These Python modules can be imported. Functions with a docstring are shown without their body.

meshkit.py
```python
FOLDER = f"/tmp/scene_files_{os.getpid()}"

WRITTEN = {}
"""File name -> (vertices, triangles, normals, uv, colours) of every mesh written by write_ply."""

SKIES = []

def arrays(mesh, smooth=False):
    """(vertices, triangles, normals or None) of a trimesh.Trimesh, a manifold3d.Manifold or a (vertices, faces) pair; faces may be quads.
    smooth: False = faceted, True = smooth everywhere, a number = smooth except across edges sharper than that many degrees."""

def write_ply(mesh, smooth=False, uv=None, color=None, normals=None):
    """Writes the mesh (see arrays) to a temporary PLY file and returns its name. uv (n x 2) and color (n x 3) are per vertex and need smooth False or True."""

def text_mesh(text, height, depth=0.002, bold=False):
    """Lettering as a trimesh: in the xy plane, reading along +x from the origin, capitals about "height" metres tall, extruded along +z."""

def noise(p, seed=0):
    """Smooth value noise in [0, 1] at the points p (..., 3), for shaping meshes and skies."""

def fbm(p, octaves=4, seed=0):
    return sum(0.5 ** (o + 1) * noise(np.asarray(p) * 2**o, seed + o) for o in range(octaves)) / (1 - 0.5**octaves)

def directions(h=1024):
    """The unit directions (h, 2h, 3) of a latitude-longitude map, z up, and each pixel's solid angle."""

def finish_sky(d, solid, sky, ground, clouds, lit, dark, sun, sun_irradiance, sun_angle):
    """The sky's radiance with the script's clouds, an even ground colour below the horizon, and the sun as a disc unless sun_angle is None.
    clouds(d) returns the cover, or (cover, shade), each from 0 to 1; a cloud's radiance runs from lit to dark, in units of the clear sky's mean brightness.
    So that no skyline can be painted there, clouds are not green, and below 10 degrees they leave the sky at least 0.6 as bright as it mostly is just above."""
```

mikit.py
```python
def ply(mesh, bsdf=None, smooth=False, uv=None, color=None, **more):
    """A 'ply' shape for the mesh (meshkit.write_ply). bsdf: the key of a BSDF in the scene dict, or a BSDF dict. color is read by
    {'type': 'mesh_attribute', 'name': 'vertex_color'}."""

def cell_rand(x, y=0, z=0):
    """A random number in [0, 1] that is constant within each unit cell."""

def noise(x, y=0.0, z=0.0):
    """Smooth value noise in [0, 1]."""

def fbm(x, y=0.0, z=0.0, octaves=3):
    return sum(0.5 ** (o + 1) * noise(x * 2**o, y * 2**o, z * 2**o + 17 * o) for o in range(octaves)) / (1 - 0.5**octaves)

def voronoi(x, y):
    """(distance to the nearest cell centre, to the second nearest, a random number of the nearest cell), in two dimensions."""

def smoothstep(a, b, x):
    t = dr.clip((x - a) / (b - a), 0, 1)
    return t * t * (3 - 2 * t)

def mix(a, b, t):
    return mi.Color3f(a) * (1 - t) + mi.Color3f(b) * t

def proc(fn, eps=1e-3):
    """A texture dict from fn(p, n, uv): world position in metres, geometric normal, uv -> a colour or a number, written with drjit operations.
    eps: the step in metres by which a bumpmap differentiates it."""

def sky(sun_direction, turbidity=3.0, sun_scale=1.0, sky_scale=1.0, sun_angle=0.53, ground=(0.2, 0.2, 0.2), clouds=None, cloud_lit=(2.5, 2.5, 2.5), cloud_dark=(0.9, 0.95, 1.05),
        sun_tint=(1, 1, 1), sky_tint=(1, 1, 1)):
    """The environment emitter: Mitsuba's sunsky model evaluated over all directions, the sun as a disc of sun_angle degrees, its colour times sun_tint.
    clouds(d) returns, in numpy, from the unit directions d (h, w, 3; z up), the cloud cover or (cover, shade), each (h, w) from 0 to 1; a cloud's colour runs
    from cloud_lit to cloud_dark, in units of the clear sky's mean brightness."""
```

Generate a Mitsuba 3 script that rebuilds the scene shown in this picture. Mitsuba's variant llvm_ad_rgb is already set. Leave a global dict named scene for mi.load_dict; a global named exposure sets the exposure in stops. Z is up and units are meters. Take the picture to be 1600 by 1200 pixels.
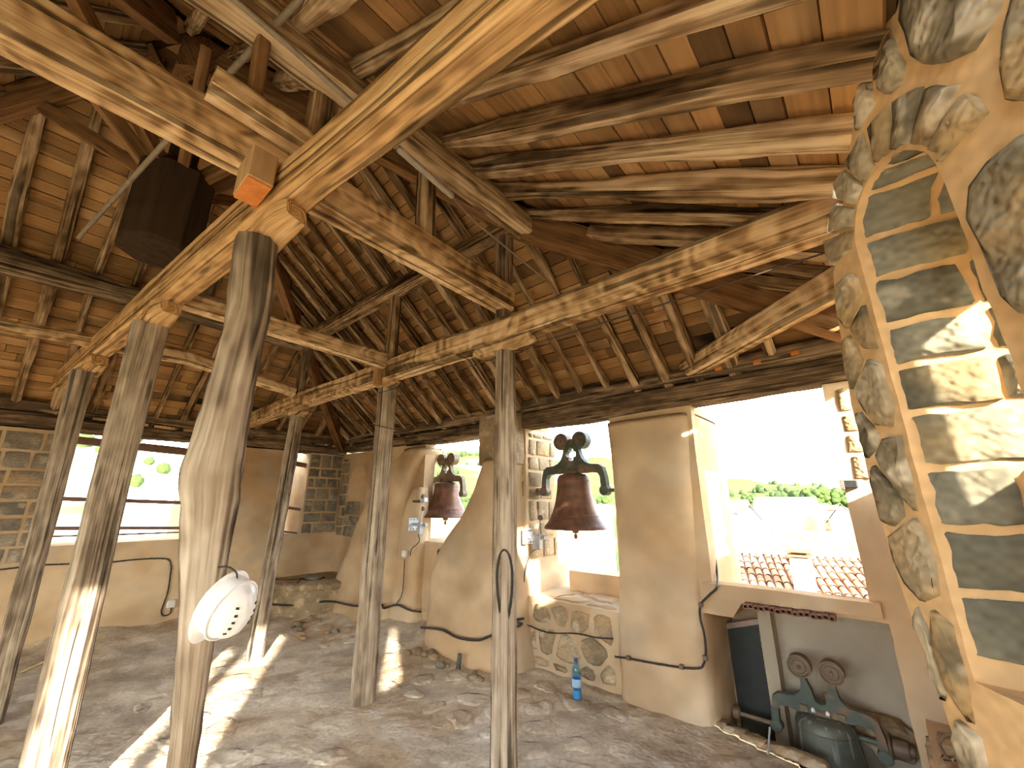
import math
import numpy as np
import trimesh
import manifold3d as m3
from manifold3d import Manifold, CrossSection
from shapely.geometry import Polygon, box as sbox, MultiPoint, LineString
from shapely.ops import voronoi_diagram
import drjit as dr
import mitsuba as mi
import mikit, meshkit
from mikit import noise, fbm, smoothstep, mix, cell_rand, voronoi

scene, labels = {}, {}
A_ = np.array
# ------------------------------------------------------------------ camera, sky, exposure
F = 640.0
PITCH = math.radians(16.1)
CAM = A_([4.135, -0.184, 1.7])
_f = A_([-0.656, 0.755, 0.0]); _f /= np.linalg.norm(_f)
FW = A_([_f[0] * math.cos(PITCH), _f[1] * math.cos(PITCH), math.sin(PITCH)])
UP = A_([-_f[0] * math.sin(PITCH), -_f[1] * math.sin(PITCH), math.cos(PITCH)])
RT = A_([_f[1], -_f[0], 0.0])
T = mi.ScalarTransform4f
scene['camera'] = {'type': 'perspective', 'fov': math.degrees(2 * math.atan(800 / F)), 'fov_axis': 'x', 'near_clip': 0.02, 'far_clip': 4000.0,
                   'to_world': T().look_at(origin=CAM.tolist(), target=(CAM + FW).tolist(), up=[0, 0, 1])}
SUN = A_([0.857, -0.514, 0.40])


def cloud_cover(d):
    q = d / np.maximum(d[..., 2:3], 0.05)
    c = meshkit.fbm(np.stack([q[..., 0] * 0.55, q[..., 1] * 0.9, 0 * q[..., 0]], -1), 5, 3)
    return np.clip((c - 0.40) / 0.16, 0, 1) * 0.95, np.clip((c - 0.62) / 0.3, 0, 1) * 0.4


scene['sky'] = mikit.sky(SUN.tolist(), turbidity=3.0, sun_scale=0.40, sky_scale=1.0, sun_angle=0.8, sun_tint=(0.85, 1.0, 1.40), sky_tint=(1.06, 1.0, 0.93), ground=(0.34, 0.29, 0.22), clouds=cloud_cover, cloud_lit=(2.6, 2.6, 2.65), cloud_dark=(1.5, 1.5, 1.55))
exposure = 6.15


# ------------------------------------------------------------------ helpers
def ray(px, py):
    return FW + RT * ((px - 800) / F) + UP * ((600 - py) / F)


def atX(px, py, X):
    r = ray(px, py); return CAM + r * ((X - CAM[0]) / r[0])


def atY(px, py, Y):
    r = ray(px, py); return CAM + r * ((Y - CAM[1]) / r[1])


def atZ(px, py, Z):
    r = ray(px, py); return CAM + r * ((Z - CAM[2]) / r[2])


def far(px, py, dist):
    """the point seen at a pixel, at a horizontal distance"""
    r = ray(px, py); return CAM + r * (dist / math.hypot(r[0], r[1]))


used = {}


def key_of(name, parent=None):
    base = (parent + '__' if parent else '') + name
    n = used.get(base, -1) + 1
    used[base] = n
    return base if n == 0 else f'{base}_{n:03d}'


def put(name, mesh, bsdf, parent=None, smooth=False, uv=None, **more):
    k = key_of(name, parent)
    scene[k] = mikit.ply(mesh, bsdf, smooth=smooth, uv=uv, **more)
    return k


def tag(k, label=None, cat=None, group=None, kind=None):
    d = labels.setdefault(k, {})
    if label: d['label'] = label
    if cat: d['category'] = cat
    if group: d['group'] = group
    if kind: d['kind'] = kind
    return k


def thing(name, label, cat, group=None):
    return tag(key_of(name), label, cat, group)


def R_(seed):
    return np.random.RandomState(seed)


_tone = [0]


def tone():
    _tone[0] = (_tone[0] + 37) % 191
    return _tone[0]


def cat(meshes):
    vs, fs, n = [], [], 0
    for v, f in meshes:
        f = np.asarray(f)
        if f.shape[1] == 4: f = np.vstack([f[:, [0, 1, 2]], f[:, [0, 2, 3]]])
        vs.append(np.asarray(v, float)); fs.append(f + n); n += len(v)
    return np.vstack(vs), np.vstack(fs)


def mesh_of(m):
    q = m.to_mesh()
    return np.array(q.vert_properties[:, :3], float), np.array(q.tri_verts)


def resample(pts, step):
    pts = np.asarray(pts, float)
    L = np.concatenate([[0], np.cumsum(np.linalg.norm(np.diff(pts[:, :3], axis=0), axis=1))])
    n = max(2, int(math.ceil(L[-1] / step)) + 1)
    s = np.linspace(0, L[-1], n)
    return np.stack([np.interp(s, L, pts[:, i]) for i in range(pts.shape[1])], 1), s


def timber(pts, w, h, seed=0, up=(0, 0, 1), rough=0.006, step=0.09, chamfer=0.14, wave=0.0, ends=True):
    """A hewn timber along a polyline (columns x y z [scale]); returns vertices, faces, uv."""
    pts = np.asarray(pts, float)
    if pts.shape[1] == 3: pts = np.hstack([pts, np.ones((len(pts), 1))])
    P, s = resample(pts, step)
    sc = P[:, 3]; P = P[:, :3]
    t = np.gradient(P, axis=0); t /= np.linalg.norm(t, axis=1, keepdims=True)
    side = np.cross(t, np.asarray(up, float)); side /= np.linalg.norm(side, axis=1, keepdims=True)
    upv = np.cross(side, t)
    if wave:
        ph = seed * 1.37
        P = P + side * (wave * np.sin(s * 2.1 + ph))[:, None] + upv * (wave * 0.8 * np.sin(s * 1.7 + ph * 2))[:, None]
    c = chamfer * min(w, h)
    a, b = w / 2, h / 2
    ring = []
    for sx, sy, nx in ((1, -1, 0), (1, 1, 1), (-1, 1, 0), (-1, -1, 1)):
        pass
    ring = [(a, -b + c), (a, -b / 3), (a, b / 3), (a, b - c), (a - c, b), (a / 3, b), (-a / 3, b), (-a + c, b), (-a, b - c), (-a, b / 3), (-a, -b / 3), (-a, -b + c), (-a + c, -b), (-a / 3, -b), (a / 3, -b), (a - c, -b), (a, -b + c)]
    ring = A_(ring)
    per = np.concatenate([[0], np.cumsum(np.linalg.norm(np.diff(ring, axis=0), axis=1))])
    n, m = len(P), len(ring)
    q = np.stack(np.meshgrid(s * 3.6, np.arange(m) % (m - 1) * 0.7, [seed * 3.3], indexing='ij'), -1)[:, :, 0]
    d = (meshkit.fbm(q, 3, seed % 97) - 0.5) * 2 * rough
    low = (meshkit.noise(np.stack([s * 0.9, 0 * s + seed, 0 * s], -1), 5) - 0.5) * rough * 3
    rl = np.linalg.norm(ring, axis=1)
    off = ring[None] * (1 + (d + low[:, None]) / rl[None])[..., None] * sc[:, None, None]
    V = P[:, None] + side[:, None] * off[..., :1] + upv[:, None] * off[..., 1:]
    i, j = np.meshgrid(np.arange(n - 1), np.arange(m - 1), indexing='ij')
    k = i * m + j
    Fq = np.stack([k, k + m, k + m + 1, k + 1], -1).reshape(-1, 4)
    tn = tone() * 100.0
    uv = np.stack([np.broadcast_to(s[:, None], (n, m)) + tn, np.broadcast_to(per[None], (n, m))], -1).reshape(-1, 2)
    v = V.reshape(-1, 3); f = np.vstack([Fq[:, [0, 1, 2]], Fq[:, [0, 2, 3]]])
    if ends:
        for r_, flip in ((0, 0), (n - 1, 1)):
            base = len(v)
            e = V[r_, :-1]
            cc = e.mean(0)
            v = np.vstack([v, e, cc[None]])
            uv = np.vstack([uv, np.stack([np.full(m, tn + 0.3), np.linspace(0, 0.5, m)], -1)])
            kk = np.arange(m - 1)
            tri = np.stack([base + kk, base + (kk + 1) % (m - 1), np.full(m - 1, base + m - 1)], -1)
            f = np.vstack([f, tri[:, ::-1] if flip else tri])
    # outward check
    vol = np.einsum('ij,ij->i', v[f[:, 0]], np.cross(v[f[:, 1]], v[f[:, 2]])).sum()
    if vol < 0: f = f[:, ::-1]
    return (v, f), uv


def wood(name, pts, w, h, bsdf, label=None, cat_=None, group=None, parent=None, **kw):
    m, uv = timber(pts, w, h, **kw)
    k = put(name, m, bsdf, parent, smooth=True, uv=uv)
    if label: tag(k, label, cat_, group)
    return k


def tube(pts, r, sides=7, step=None, close=True):
    P = np.asarray(pts, float)
    if step: P = resample(P, step)[0]
    t = np.gradient(P, axis=0); t /= np.linalg.norm(t, axis=1, keepdims=True) + 1e-12
    ref = A_([0.31, 0.2, 0.93])
    a = np.cross(t, ref); a /= np.linalg.norm(a, axis=1, keepdims=True) + 1e-12
    b = np.cross(t, a); ang = np.arange(sides) * 2 * np.pi / sides
    rr = np.broadcast_to(np.asarray(r, float), (len(P),))
    v = P[:, None] + rr[:, None, None] * (np.cos(ang)[None, :, None] * a[:, None] + np.sin(ang)[None, :, None] * b[:, None])
    i, j = np.meshgrid(np.arange(len(P) - 1), np.arange(sides), indexing='ij')
    q = np.stack([i * sides + j, i * sides + (j + 1) % sides, (i + 1) * sides + (j + 1) % sides, (i + 1) * sides + j], -1).reshape(-1, 4)
    f = np.vstack([q[:, [0, 2, 1]], q[:, [0, 3, 2]]])
    v = v.reshape(-1, 3)
    if close:
        n = len(v); v = np.vstack([v, P[:1], P[-1:]])
        k = np.arange(sides); e = (len(P) - 1) * sides
        f = np.vstack([f, np.stack([k, (k + 1) % sides, np.full(sides, n)], -1), np.stack([e + (k + 1) % sides, e + k, np.full(sides, n + 1)], -1)])
    return v, f


def spline(pts, n=8):
    P = np.asarray(pts, float); P = np.vstack([2 * P[0] - P[1], P, 2 * P[-1] - P[-2]])
    out = []
    for i in range(1, len(P) - 2):
        t = np.linspace(0, 1, n, endpoint=False)[:, None]
        p0, p1, p2, p3 = P[i - 1:i + 3]
        out.append(0.5 * (2 * p1 + (p2 - p0) * t + (2 * p0 - 5 * p1 + 4 * p2 - p3) * t ** 2 + (3 * p1 - p0 - 3 * p2 + p3) * t ** 3))
    return np.vstack(out + [P[-2:-1]])


def lathe(profile, n=40, center=(0, 0, 0)):
    """profile: (r, z) rows from bottom to top on the outside."""
    p = np.asarray(profile, float); ang = np.arange(n) * 2 * np.pi / n
    v = np.stack([p[:, :1] * np.cos(ang), p[:, :1] * np.sin(ang), np.broadcast_to(p[:, 1:], (len(p), n))], -1).reshape(-1, 3) + np.asarray(center)
    i, j = np.meshgrid(np.arange(len(p) - 1), np.arange(n), indexing='ij')
    q = np.stack([i * n + j, i * n + (j + 1) % n, (i + 1) * n + (j + 1) % n, (i + 1) * n + j], -1).reshape(-1, 4)
    return v, np.vstack([q[:, [0, 1, 2]], q[:, [0, 2, 3]]])


def rbox(x0, x1, y0, y1, z0, z1, c=0.004):
    """a box with chamfered edges"""
    pts = []
    for X, Y, Z in ((x0, y0, z0), (x0, y0, z1), (x0, y1, z0), (x0, y1, z1), (x1, y0, z0), (x1, y0, z1), (x1, y1, z0), (x1, y1, z1)):
        sx, sy, sz = (1 if X == x0 else -1), (1 if Y == y0 else -1), (1 if Z == z0 else -1)
        pts += [(X, Y + sy * c, Z + sz * c), (X + sx * c, Y, Z + sz * c), (X + sx * c, Y + sy * c, Z)]
    return mesh_of(Manifold.hull_points(A_(pts)))


def mbox(x0, x1, y0, y1, z0, z1):
    return Manifold.cube([x1 - x0, y1 - y0, z1 - z0]).translate([x0, y0, z0])


def xz_prism(poly, y0, y1):
    """polygon in (x, z), extruded along y"""
    m = CrossSection([np.asarray(poly, float)], m3.FillRule.NonZero).extrude(y1 - y0)
    return m.transform(A_([[1, 0, 0, 0], [0, 0, -1, y1], [0, 1, 0, 0]], float))


def rough_mesh(m, length=0.09, amp=0.012, freq=2.2, seed=1, fine=0.0):
    m = m.refine_to_length(length)
    v, f = mesh_of(m)
    tm = trimesh.Trimesh(v, f, process=False)
    n = np.array(tm.vertex_normals)
    d = (meshkit.fbm(v * freq, 3, seed) - 0.5) * 2 * amp
    if fine: d = d + (meshkit.fbm(v * freq * 6, 2, seed + 9) - 0.5) * 2 * fine
    return v + n * d[:, None], f


def block(mapfn, t0, t1, d0, d1, h, seed, bev=0.012, nt=3, nd=3, amp=0.006):
    """a bevelled stone on a surface: mapfn(t, d, height) -> xyz"""
    r = R_(seed)
    bev = min(bev, (t1 - t0) * 0.3, (d1 - d0) * 0.3)
    tt = np.concatenate([[t0], np.linspace(t0 + bev, t1 - bev, nt), [t1]])
    dd = np.concatenate([[d0], np.linspace(d0 + bev, d1 - bev, nd), [d1]])
    Tt, Dd = np.meshgrid(tt, dd, indexing='ij')
    Hh = np.full(Tt.shape, h) + r.uniform(-amp, amp, Tt.shape)
    Hh[0] = Hh[-1] = -0.02; Hh[:, 0] = Hh[:, -1] = -0.02
    jit = r.uniform(-1, 1, Tt.shape + (2,)) * bev * 0.5
    v = mapfn((Tt + jit[..., 0]).ravel(), (Dd + jit[..., 1]).ravel(), Hh.ravel())
    n, m = Tt.shape
    i, j = np.meshgrid(np.arange(n - 1), np.arange(m - 1), indexing='ij')
    k = i * m + j
    q = np.stack([k, k + m, k + m + 1, k + 1], -1).reshape(-1, 4)
    f = np.vstack([q[:, [0, 1, 2]], q[:, [0, 2, 3]]])
    nrm = np.cross(v[f[:, 1]] - v[f[:, 0]], v[f[:, 2]] - v[f[:, 0]]).sum(0)
    mid = A_([(t0 + t1) / 2]), A_([(d0 + d1) / 2])
    o = mapfn(*mid, A_([0.1]))[0] - mapfn(*mid, A_([0.0]))[0]
    if nrm @ o < 0: f = f[:, ::-1]
    uv = np.stack([Tt.ravel() - t0 + tone() * 100, Dd.ravel() - d0], -1)
    return (v, f), uv


def polystone(mapfn, poly, h, seed, bev=0.02, amp=0.008):
    """a rubble stone with a polygon outline"""
    r = R_(seed)
    p = poly.buffer(-bev * 0.6, join_style=1).buffer(bev * 0.6, quad_segs=2)
    if p.is_empty or p.geom_type != 'Polygon': return None
    L = p.exterior.length; n = int(np.clip(L / 0.07, 8, 18))
    o = A_([p.exterior.interpolate(i / n, normalized=True).coords[0] for i in range(n)])
    c = o.mean(0)
    o = o + r.uniform(-1, 1, o.shape) * bev * 0.3
    size = math.sqrt(p.area)
    rings = [(1.03, -0.03), (1 - 0.25 * bev / size * 2, h * 0.75), (1 - 0.9 * bev / size * 2, h), (0.45, h * 1.08)]
    V = []
    for k, (s, hh) in enumerate(rings):
        q = c + (o - c) * max(s, 0.3)
        V.append(mapfn(q[:, 0], q[:, 1], np.full(n, hh) + (r.uniform(-amp, amp, n) if k > 1 else 0)))
    C1 = c[None]
    V.append(mapfn(C1[:, 0], C1[:, 1], A_([h * 1.1])))
    v = np.vstack(V); f = []
    for k in range(len(rings) - 1):
        for i in range(n):
            a, b = k * n + i, k * n + (i + 1) % n
            f += [(a, b, b + n), (a, b + n, a + n)]
    k = (len(rings) - 1) * n
    f += [(k + i, k + (i + 1) % n, len(v) - 1) for i in range(n)]
    f = A_(f)
    nrm = np.cross(v[f[:, 1]] - v[f[:, 0]], v[f[:, 2]] - v[f[:, 0]]).sum(0)
    ov = mapfn(C1[:, 0], C1[:, 1], A_([0.1]))[0] - mapfn(C1[:, 0], C1[:, 1], A_([0.0]))[0]
    if nrm @ ov < 0: f = f[:, ::-1]
    flat = np.vstack([c + (o - c) * s for s, _ in rings] + [c[None]])
    uv = flat - flat.min(0) + A_([tone() * 100, 0])
    return (v, f), uv


def rubble(region, size, seed, gap=0.03, aspect=1.0):
    """irregular polygons that fill a shapely region"""
    r = R_(seed)
    x0, y0, x1, y1 = region.bounds
    xs = np.arange(x0 - size, x1 + size, size); ys = np.arange(y0 - size, y1 + size, size * aspect)
    P = A_([(x + (j % 2) * size / 2 + r.uniform(-.3, .3) * size, y + r.uniform(-.3, .3) * size * aspect) for j, y in enumerate(ys) for x in xs])
    out = []
    for c in voronoi_diagram(MultiPoint(P)).geoms:
        q = c.intersection(region).buffer(-gap / 2)
        for g in getattr(q, 'geoms', [q]):
            if g.geom_type == 'Polygon' and g.area > 0.12 * size * size * aspect: out.append(g)
    return out


def courses(t0, t1, z0, z1, hh, ll, seed, gap=0.02):
    r = R_(seed); out = []; z = z0
    while z < z1 - 0.05:
        h = min(r.uniform(*hh), z1 - z)
        if z1 - z - h < 0.07: h = z1 - z
        t = t0 - r.uniform(0, ll[0] * 0.7)
        while t < t1:
            l = r.uniform(*ll)
            a, b = max(t, t0), min(t + l, t1)
            if b - a > 0.06: out.append((a + gap / 2, b - gap / 2, z + gap / 2, z + h - gap / 2))
            t += l
        z += h
    return out


# ------------------------------------------------------------------ materials
def diffuse(fn):
    return {'type': 'twosided', 'bsdf': {'type': 'diffuse', 'reflectance': mikit.proc(fn)}}


def bumped(fn, hfn, scale, eps=2e-3):
    return {'type': 'twosided', 'bsdf': {'type': 'bumpmap', 'tex': mikit.proc(hfn, eps), 'scale': scale, 'bsdf': {'type': 'diffuse', 'reflectance': mikit.proc(fn)}}}


def wood_fn(dark, mid, light, crack=0.65, vscale=1.0, spread=0.5, adze=0.0):
    def fn(p, n, uv):
        k = dr.floor(uv.x / 100.0)
        u = uv.x - k * 100.0
        v = uv.y * vscale
        w = 0.012 * noise(u * 2.5 + k, v * 6.0, 3.0)
        g = fbm(u * 1.8 + k * 5.1, (v + w) * 60.0, k * 3.1, 2)
        g2 = noise(u * 4.0 + k, (v + w) * 190.0, k)
        st = fbm(u * 0.9 + k * 2.7, v * 9.0, k * 1.9 + 5, 3)
        sp = fbm(u * 9.0 + k * 1.7, v * 22.0, k + 2.0, 2)
        tn = cell_rand(k, 7, 1)
        cr = smoothstep(0.72, 0.79, noise(u * 0.7 + k * 3.0, (v + w) * 34.0, k * 2.0))
        kd, k2, kr = voronoi(u * 1.5 + k * 3.0, v * 8.0 + k)
        kn = smoothstep(0.17, 0.05, kd) * smoothstep(0.45, 0.55, kr)
        x = 0.54 + (g - 0.5) * 0.9 + (g2 - 0.5) * 0.35 + (st - 0.5) * 1.25 + (sp - 0.5) * 0.6 + (tn - 0.5) * spread
        if adze: x = x + adze * (noise(u * 24.0 + 3 * noise(v * 12.0, u * 3, k), v * 9.0, k) - 0.5)
        x = dr.clip(x, 0, 1)
        c = mix(mix(dark, mid, dr.clip(x * 2, 0, 1)), light, dr.clip(x * 2 - 1, 0, 1))
        return c * (1 - crack * cr) * (1 - 0.6 * kn)
    return fn


def wood_h(p, n, uv):
    k = dr.floor(uv.x / 100.0); u = uv.x - k * 100.0
    return fbm(u * 1.6 + k * 5.1, uv.y * 60.0, k * 3.1, 2) + 0.5 * noise(u * 7.0, uv.y * 20.0, k) - 0.8 * smoothstep(0.74, 0.84, noise(u * 0.9 + k * 3.0, uv.y * 38.0, k * 2.0))


def adze_h(p, n, uv):
    k = dr.floor(uv.x / 100.0); u = uv.x - k * 100.0
    return wood_h(p, n, uv) * 0.5 + 1.2 * noise(u * 16.0 + 2 * noise(uv.y * 9.0, u * 2), uv.y * 7.0, k)


scene['wood_rafter'] = bumped(wood_fn((0.065, 0.038, 0.018), (0.285, 0.18, 0.092), (0.62, 0.46, 0.28), spread=0.35), wood_h, 0.010)
scene['wood_tan'] = bumped(wood_fn((0.21, 0.12, 0.055), (0.53, 0.345, 0.175), (0.76, 0.56, 0.33), spread=0.1, adze=0.8), adze_h, 0.010)
scene['wood_main'] = bumped(wood_fn((0.28, 0.155, 0.065), (0.60, 0.37, 0.165), (0.76, 0.52, 0.27), crack=0.6, spread=0.1), wood_h, 0.008)
scene['wood_grey'] = bumped(wood_fn((0.125, 0.092, 0.064), (0.335, 0.265, 0.192), (0.56, 0.475, 0.37), crack=0.62, spread=0.15), wood_h, 0.010)
scene['wood_dark'] = bumped(wood_fn((0.045, 0.032, 0.022), (0.15, 0.105, 0.068), (0.38, 0.27, 0.165), spread=0.3), wood_h, 0.010)
scene['wood_brown'] = diffuse(wood_fn((0.12, 0.058, 0.022), (0.22, 0.115, 0.05), (0.31, 0.175, 0.08), crack=0.3, spread=0.2))
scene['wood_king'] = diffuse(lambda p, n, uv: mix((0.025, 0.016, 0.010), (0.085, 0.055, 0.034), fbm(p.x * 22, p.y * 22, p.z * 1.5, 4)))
scene['wood_orange'] = diffuse(wood_fn((0.42, 0.13, 0.03), (0.6, 0.22, 0.06), (0.72, 0.32, 0.11), crack=0.1, spread=0.1))


def plank_fn(p, n, uv):
    k = dr.floor(uv.x / 100.0)
    u = uv.x - k * 100.0
    g = fbm(u * 1.6 + k * 5.1, uv.y * 70.0, k * 3.1, 3)
    st = fbm(u * 2.2 + k * 2.7, uv.y * 6.0, k * 1.9 + 5, 2)
    tn = cell_rand(k, 3, 5)
    c = mix((0.24, 0.125, 0.050), (0.54, 0.31, 0.125), dr.clip(tn * 0.75 + (g - 0.5) * 0.7 + 0.15, 0, 1))
    c = mix(c, (0.64, 0.43, 0.21), 0.5 * smoothstep(0.55, 0.75, st))
    c = mix(c, (0.10, 0.06, 0.03), 0.75 * smoothstep(0.80, 0.96, cell_rand(k, 9, 2)) + 0.5 * smoothstep(0.62, 0.8, noise(u * 1.5 + k, uv.y * 4.0, k + 3)))
    return c


scene['plank'] = diffuse(plank_fn)


def plaster_fn(p, n, uv):
    a = fbm(p.x * 1.6, p.y * 1.6, p.z * 1.3, 3)
    b = fbm(p.x * 7 + 3, p.y * 7, p.z * 7, 2)
    c = mix((0.51, 0.365, 0.22), (0.70, 0.545, 0.36), smoothstep(0.30, 0.66, a))
    c = mix(c, (0.61, 0.40, 0.21), 0.5 * smoothstep(0.55, 0.72, fbm(p.x * 2.3 + 9, p.y * 2.3, p.z * 1.1 + 4, 2)))
    c = mix(c, (0.52, 0.44, 0.33), 0.45 * smoothstep(0.52, 0.70, fbm(p.x * 1.9 + 31, p.y * 1.9, p.z * 1.9, 2)))
    return c * (0.90 + 0.2 * b)


def plaster_h(p, n, uv):
    return fbm(p.x * 9, p.y * 9, p.z * 9, 2) + 0.35 * noise(p.x * 45, p.y * 45, p.z * 45)


scene['plaster'] = bumped(plaster_fn, plaster_h, 0.008, 4e-3)
# mortar of the masonry, a sandier orange
scene['mortar'] = bumped(lambda p, n, uv: mix((0.52, 0.33, 0.155), (0.70, 0.48, 0.25), fbm(p.x * 3, p.y * 3, p.z * 3, 4)) * (0.88 + 0.24 * noise(p.x * 40, p.y * 40, p.z * 40)), plaster_h, 0.010, 4e-3)


def stone_fn(dark, mid, light, rust):
    def fn(p, n, uv):
        k = dr.floor(uv.x / 100.0)
        tn = cell_rand(k, 11, 2)
        a = fbm(p.x * 5 + k, p.y * 5, p.z * 5, 4)
        b = noise(p.x * 60, p.y * 60, p.z * 60)
        c = mix(dark, mid, dr.clip(0.5 + (a - 0.5) * 1.9 + (tn - 0.5) * 0.9, 0, 1))
        c = mix(c, light, 0.75 * smoothstep(0.56, 0.72, fbm(p.x * 9 + 7, p.y * 9 + k, p.z * 9, 3)))
        c = mix(c, rust, 0.6 * smoothstep(0.53, 0.72, fbm(p.x * 3.1 + k * 2, p.y * 3.1, p.z * 3.1 + 4, 3)))
        return c * (0.8 + 0.4 * b)
    return fn


def stone_h(p, n, uv):
    return fbm(p.x * 14, p.y * 14, p.z * 14, 3) + 0.4 * noise(p.x * 70, p.y * 70, p.z * 70)


scene['stone_dark'] = bumped(stone_fn((0.15, 0.125, 0.08), (0.41, 0.335, 0.215), (0.62, 0.54, 0.40), (0.52, 0.34, 0.15)), stone_h, 0.022, 3e-3)
scene['stone_grey'] = bumped(stone_fn((0.17, 0.155, 0.125), (0.33, 0.29, 0.225), (0.45, 0.40, 0.31), (0.45, 0.31, 0.17)), stone_h, 0.012, 3e-3)
scene['stone_tan'] = bumped(stone_fn((0.25, 0.19, 0.12), (0.46, 0.35, 0.22), (0.58, 0.48, 0.34), (0.52, 0.34, 0.17)), stone_h, 0.012, 3e-3)


def floor_fn(p, n, uv):
    a = fbm(p.x * 1.3, p.y * 1.3, 2.0, 4)
    b = fbm(p.x * 6, p.y * 6, 7.0, 4)
    c = mix((0.39, 0.32, 0.235), (0.66, 0.575, 0.45), dr.clip(0.5 + (a - 0.5) * 1.4 + (b - 0.5) * 1.3, 0, 1))
    c = mix(c, (0.44, 0.31, 0.185), 0.55 * smoothstep(0.52, 0.68, fbm(p.x * 1.7 + 5, p.y * 1.7 + 3, 1.0, 3)))
    c = mix(c, (0.72, 0.65, 0.54), 0.6 * smoothstep(0.58, 0.74, fbm(p.x * 4.4, p.y * 4.4 + 8, 3.0, 3)))
    return c * (0.82 + 0.36 * noise(p.x * 55, p.y * 55, p.z * 55))


scene['floor_dirt'] = bumped(floor_fn, lambda p, n, uv: fbm(p.x * 11, p.y * 11, p.z * 11, 3) + 0.5 * noise(p.x * 48, p.y * 48, p.z * 48), 0.016, 4e-3)


def plain(name, c, rough=0.6, metallic=0.0, spec=0.5, var=0.0):
    col = {'type': 'rgb', 'value': list(c)} if not var else mikit.proc(lambda p, n, uv: mi.Color3f(c) * (1 - var + 2 * var * fbm(p.x * 18, p.y * 18, p.z * 18, 3)))
    scene[name] = {'type': 'twosided', 'bsdf': {'type': 'principled', 'base_color': col, 'roughness': rough, 'metallic': metallic, 'specular': spec}}


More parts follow.
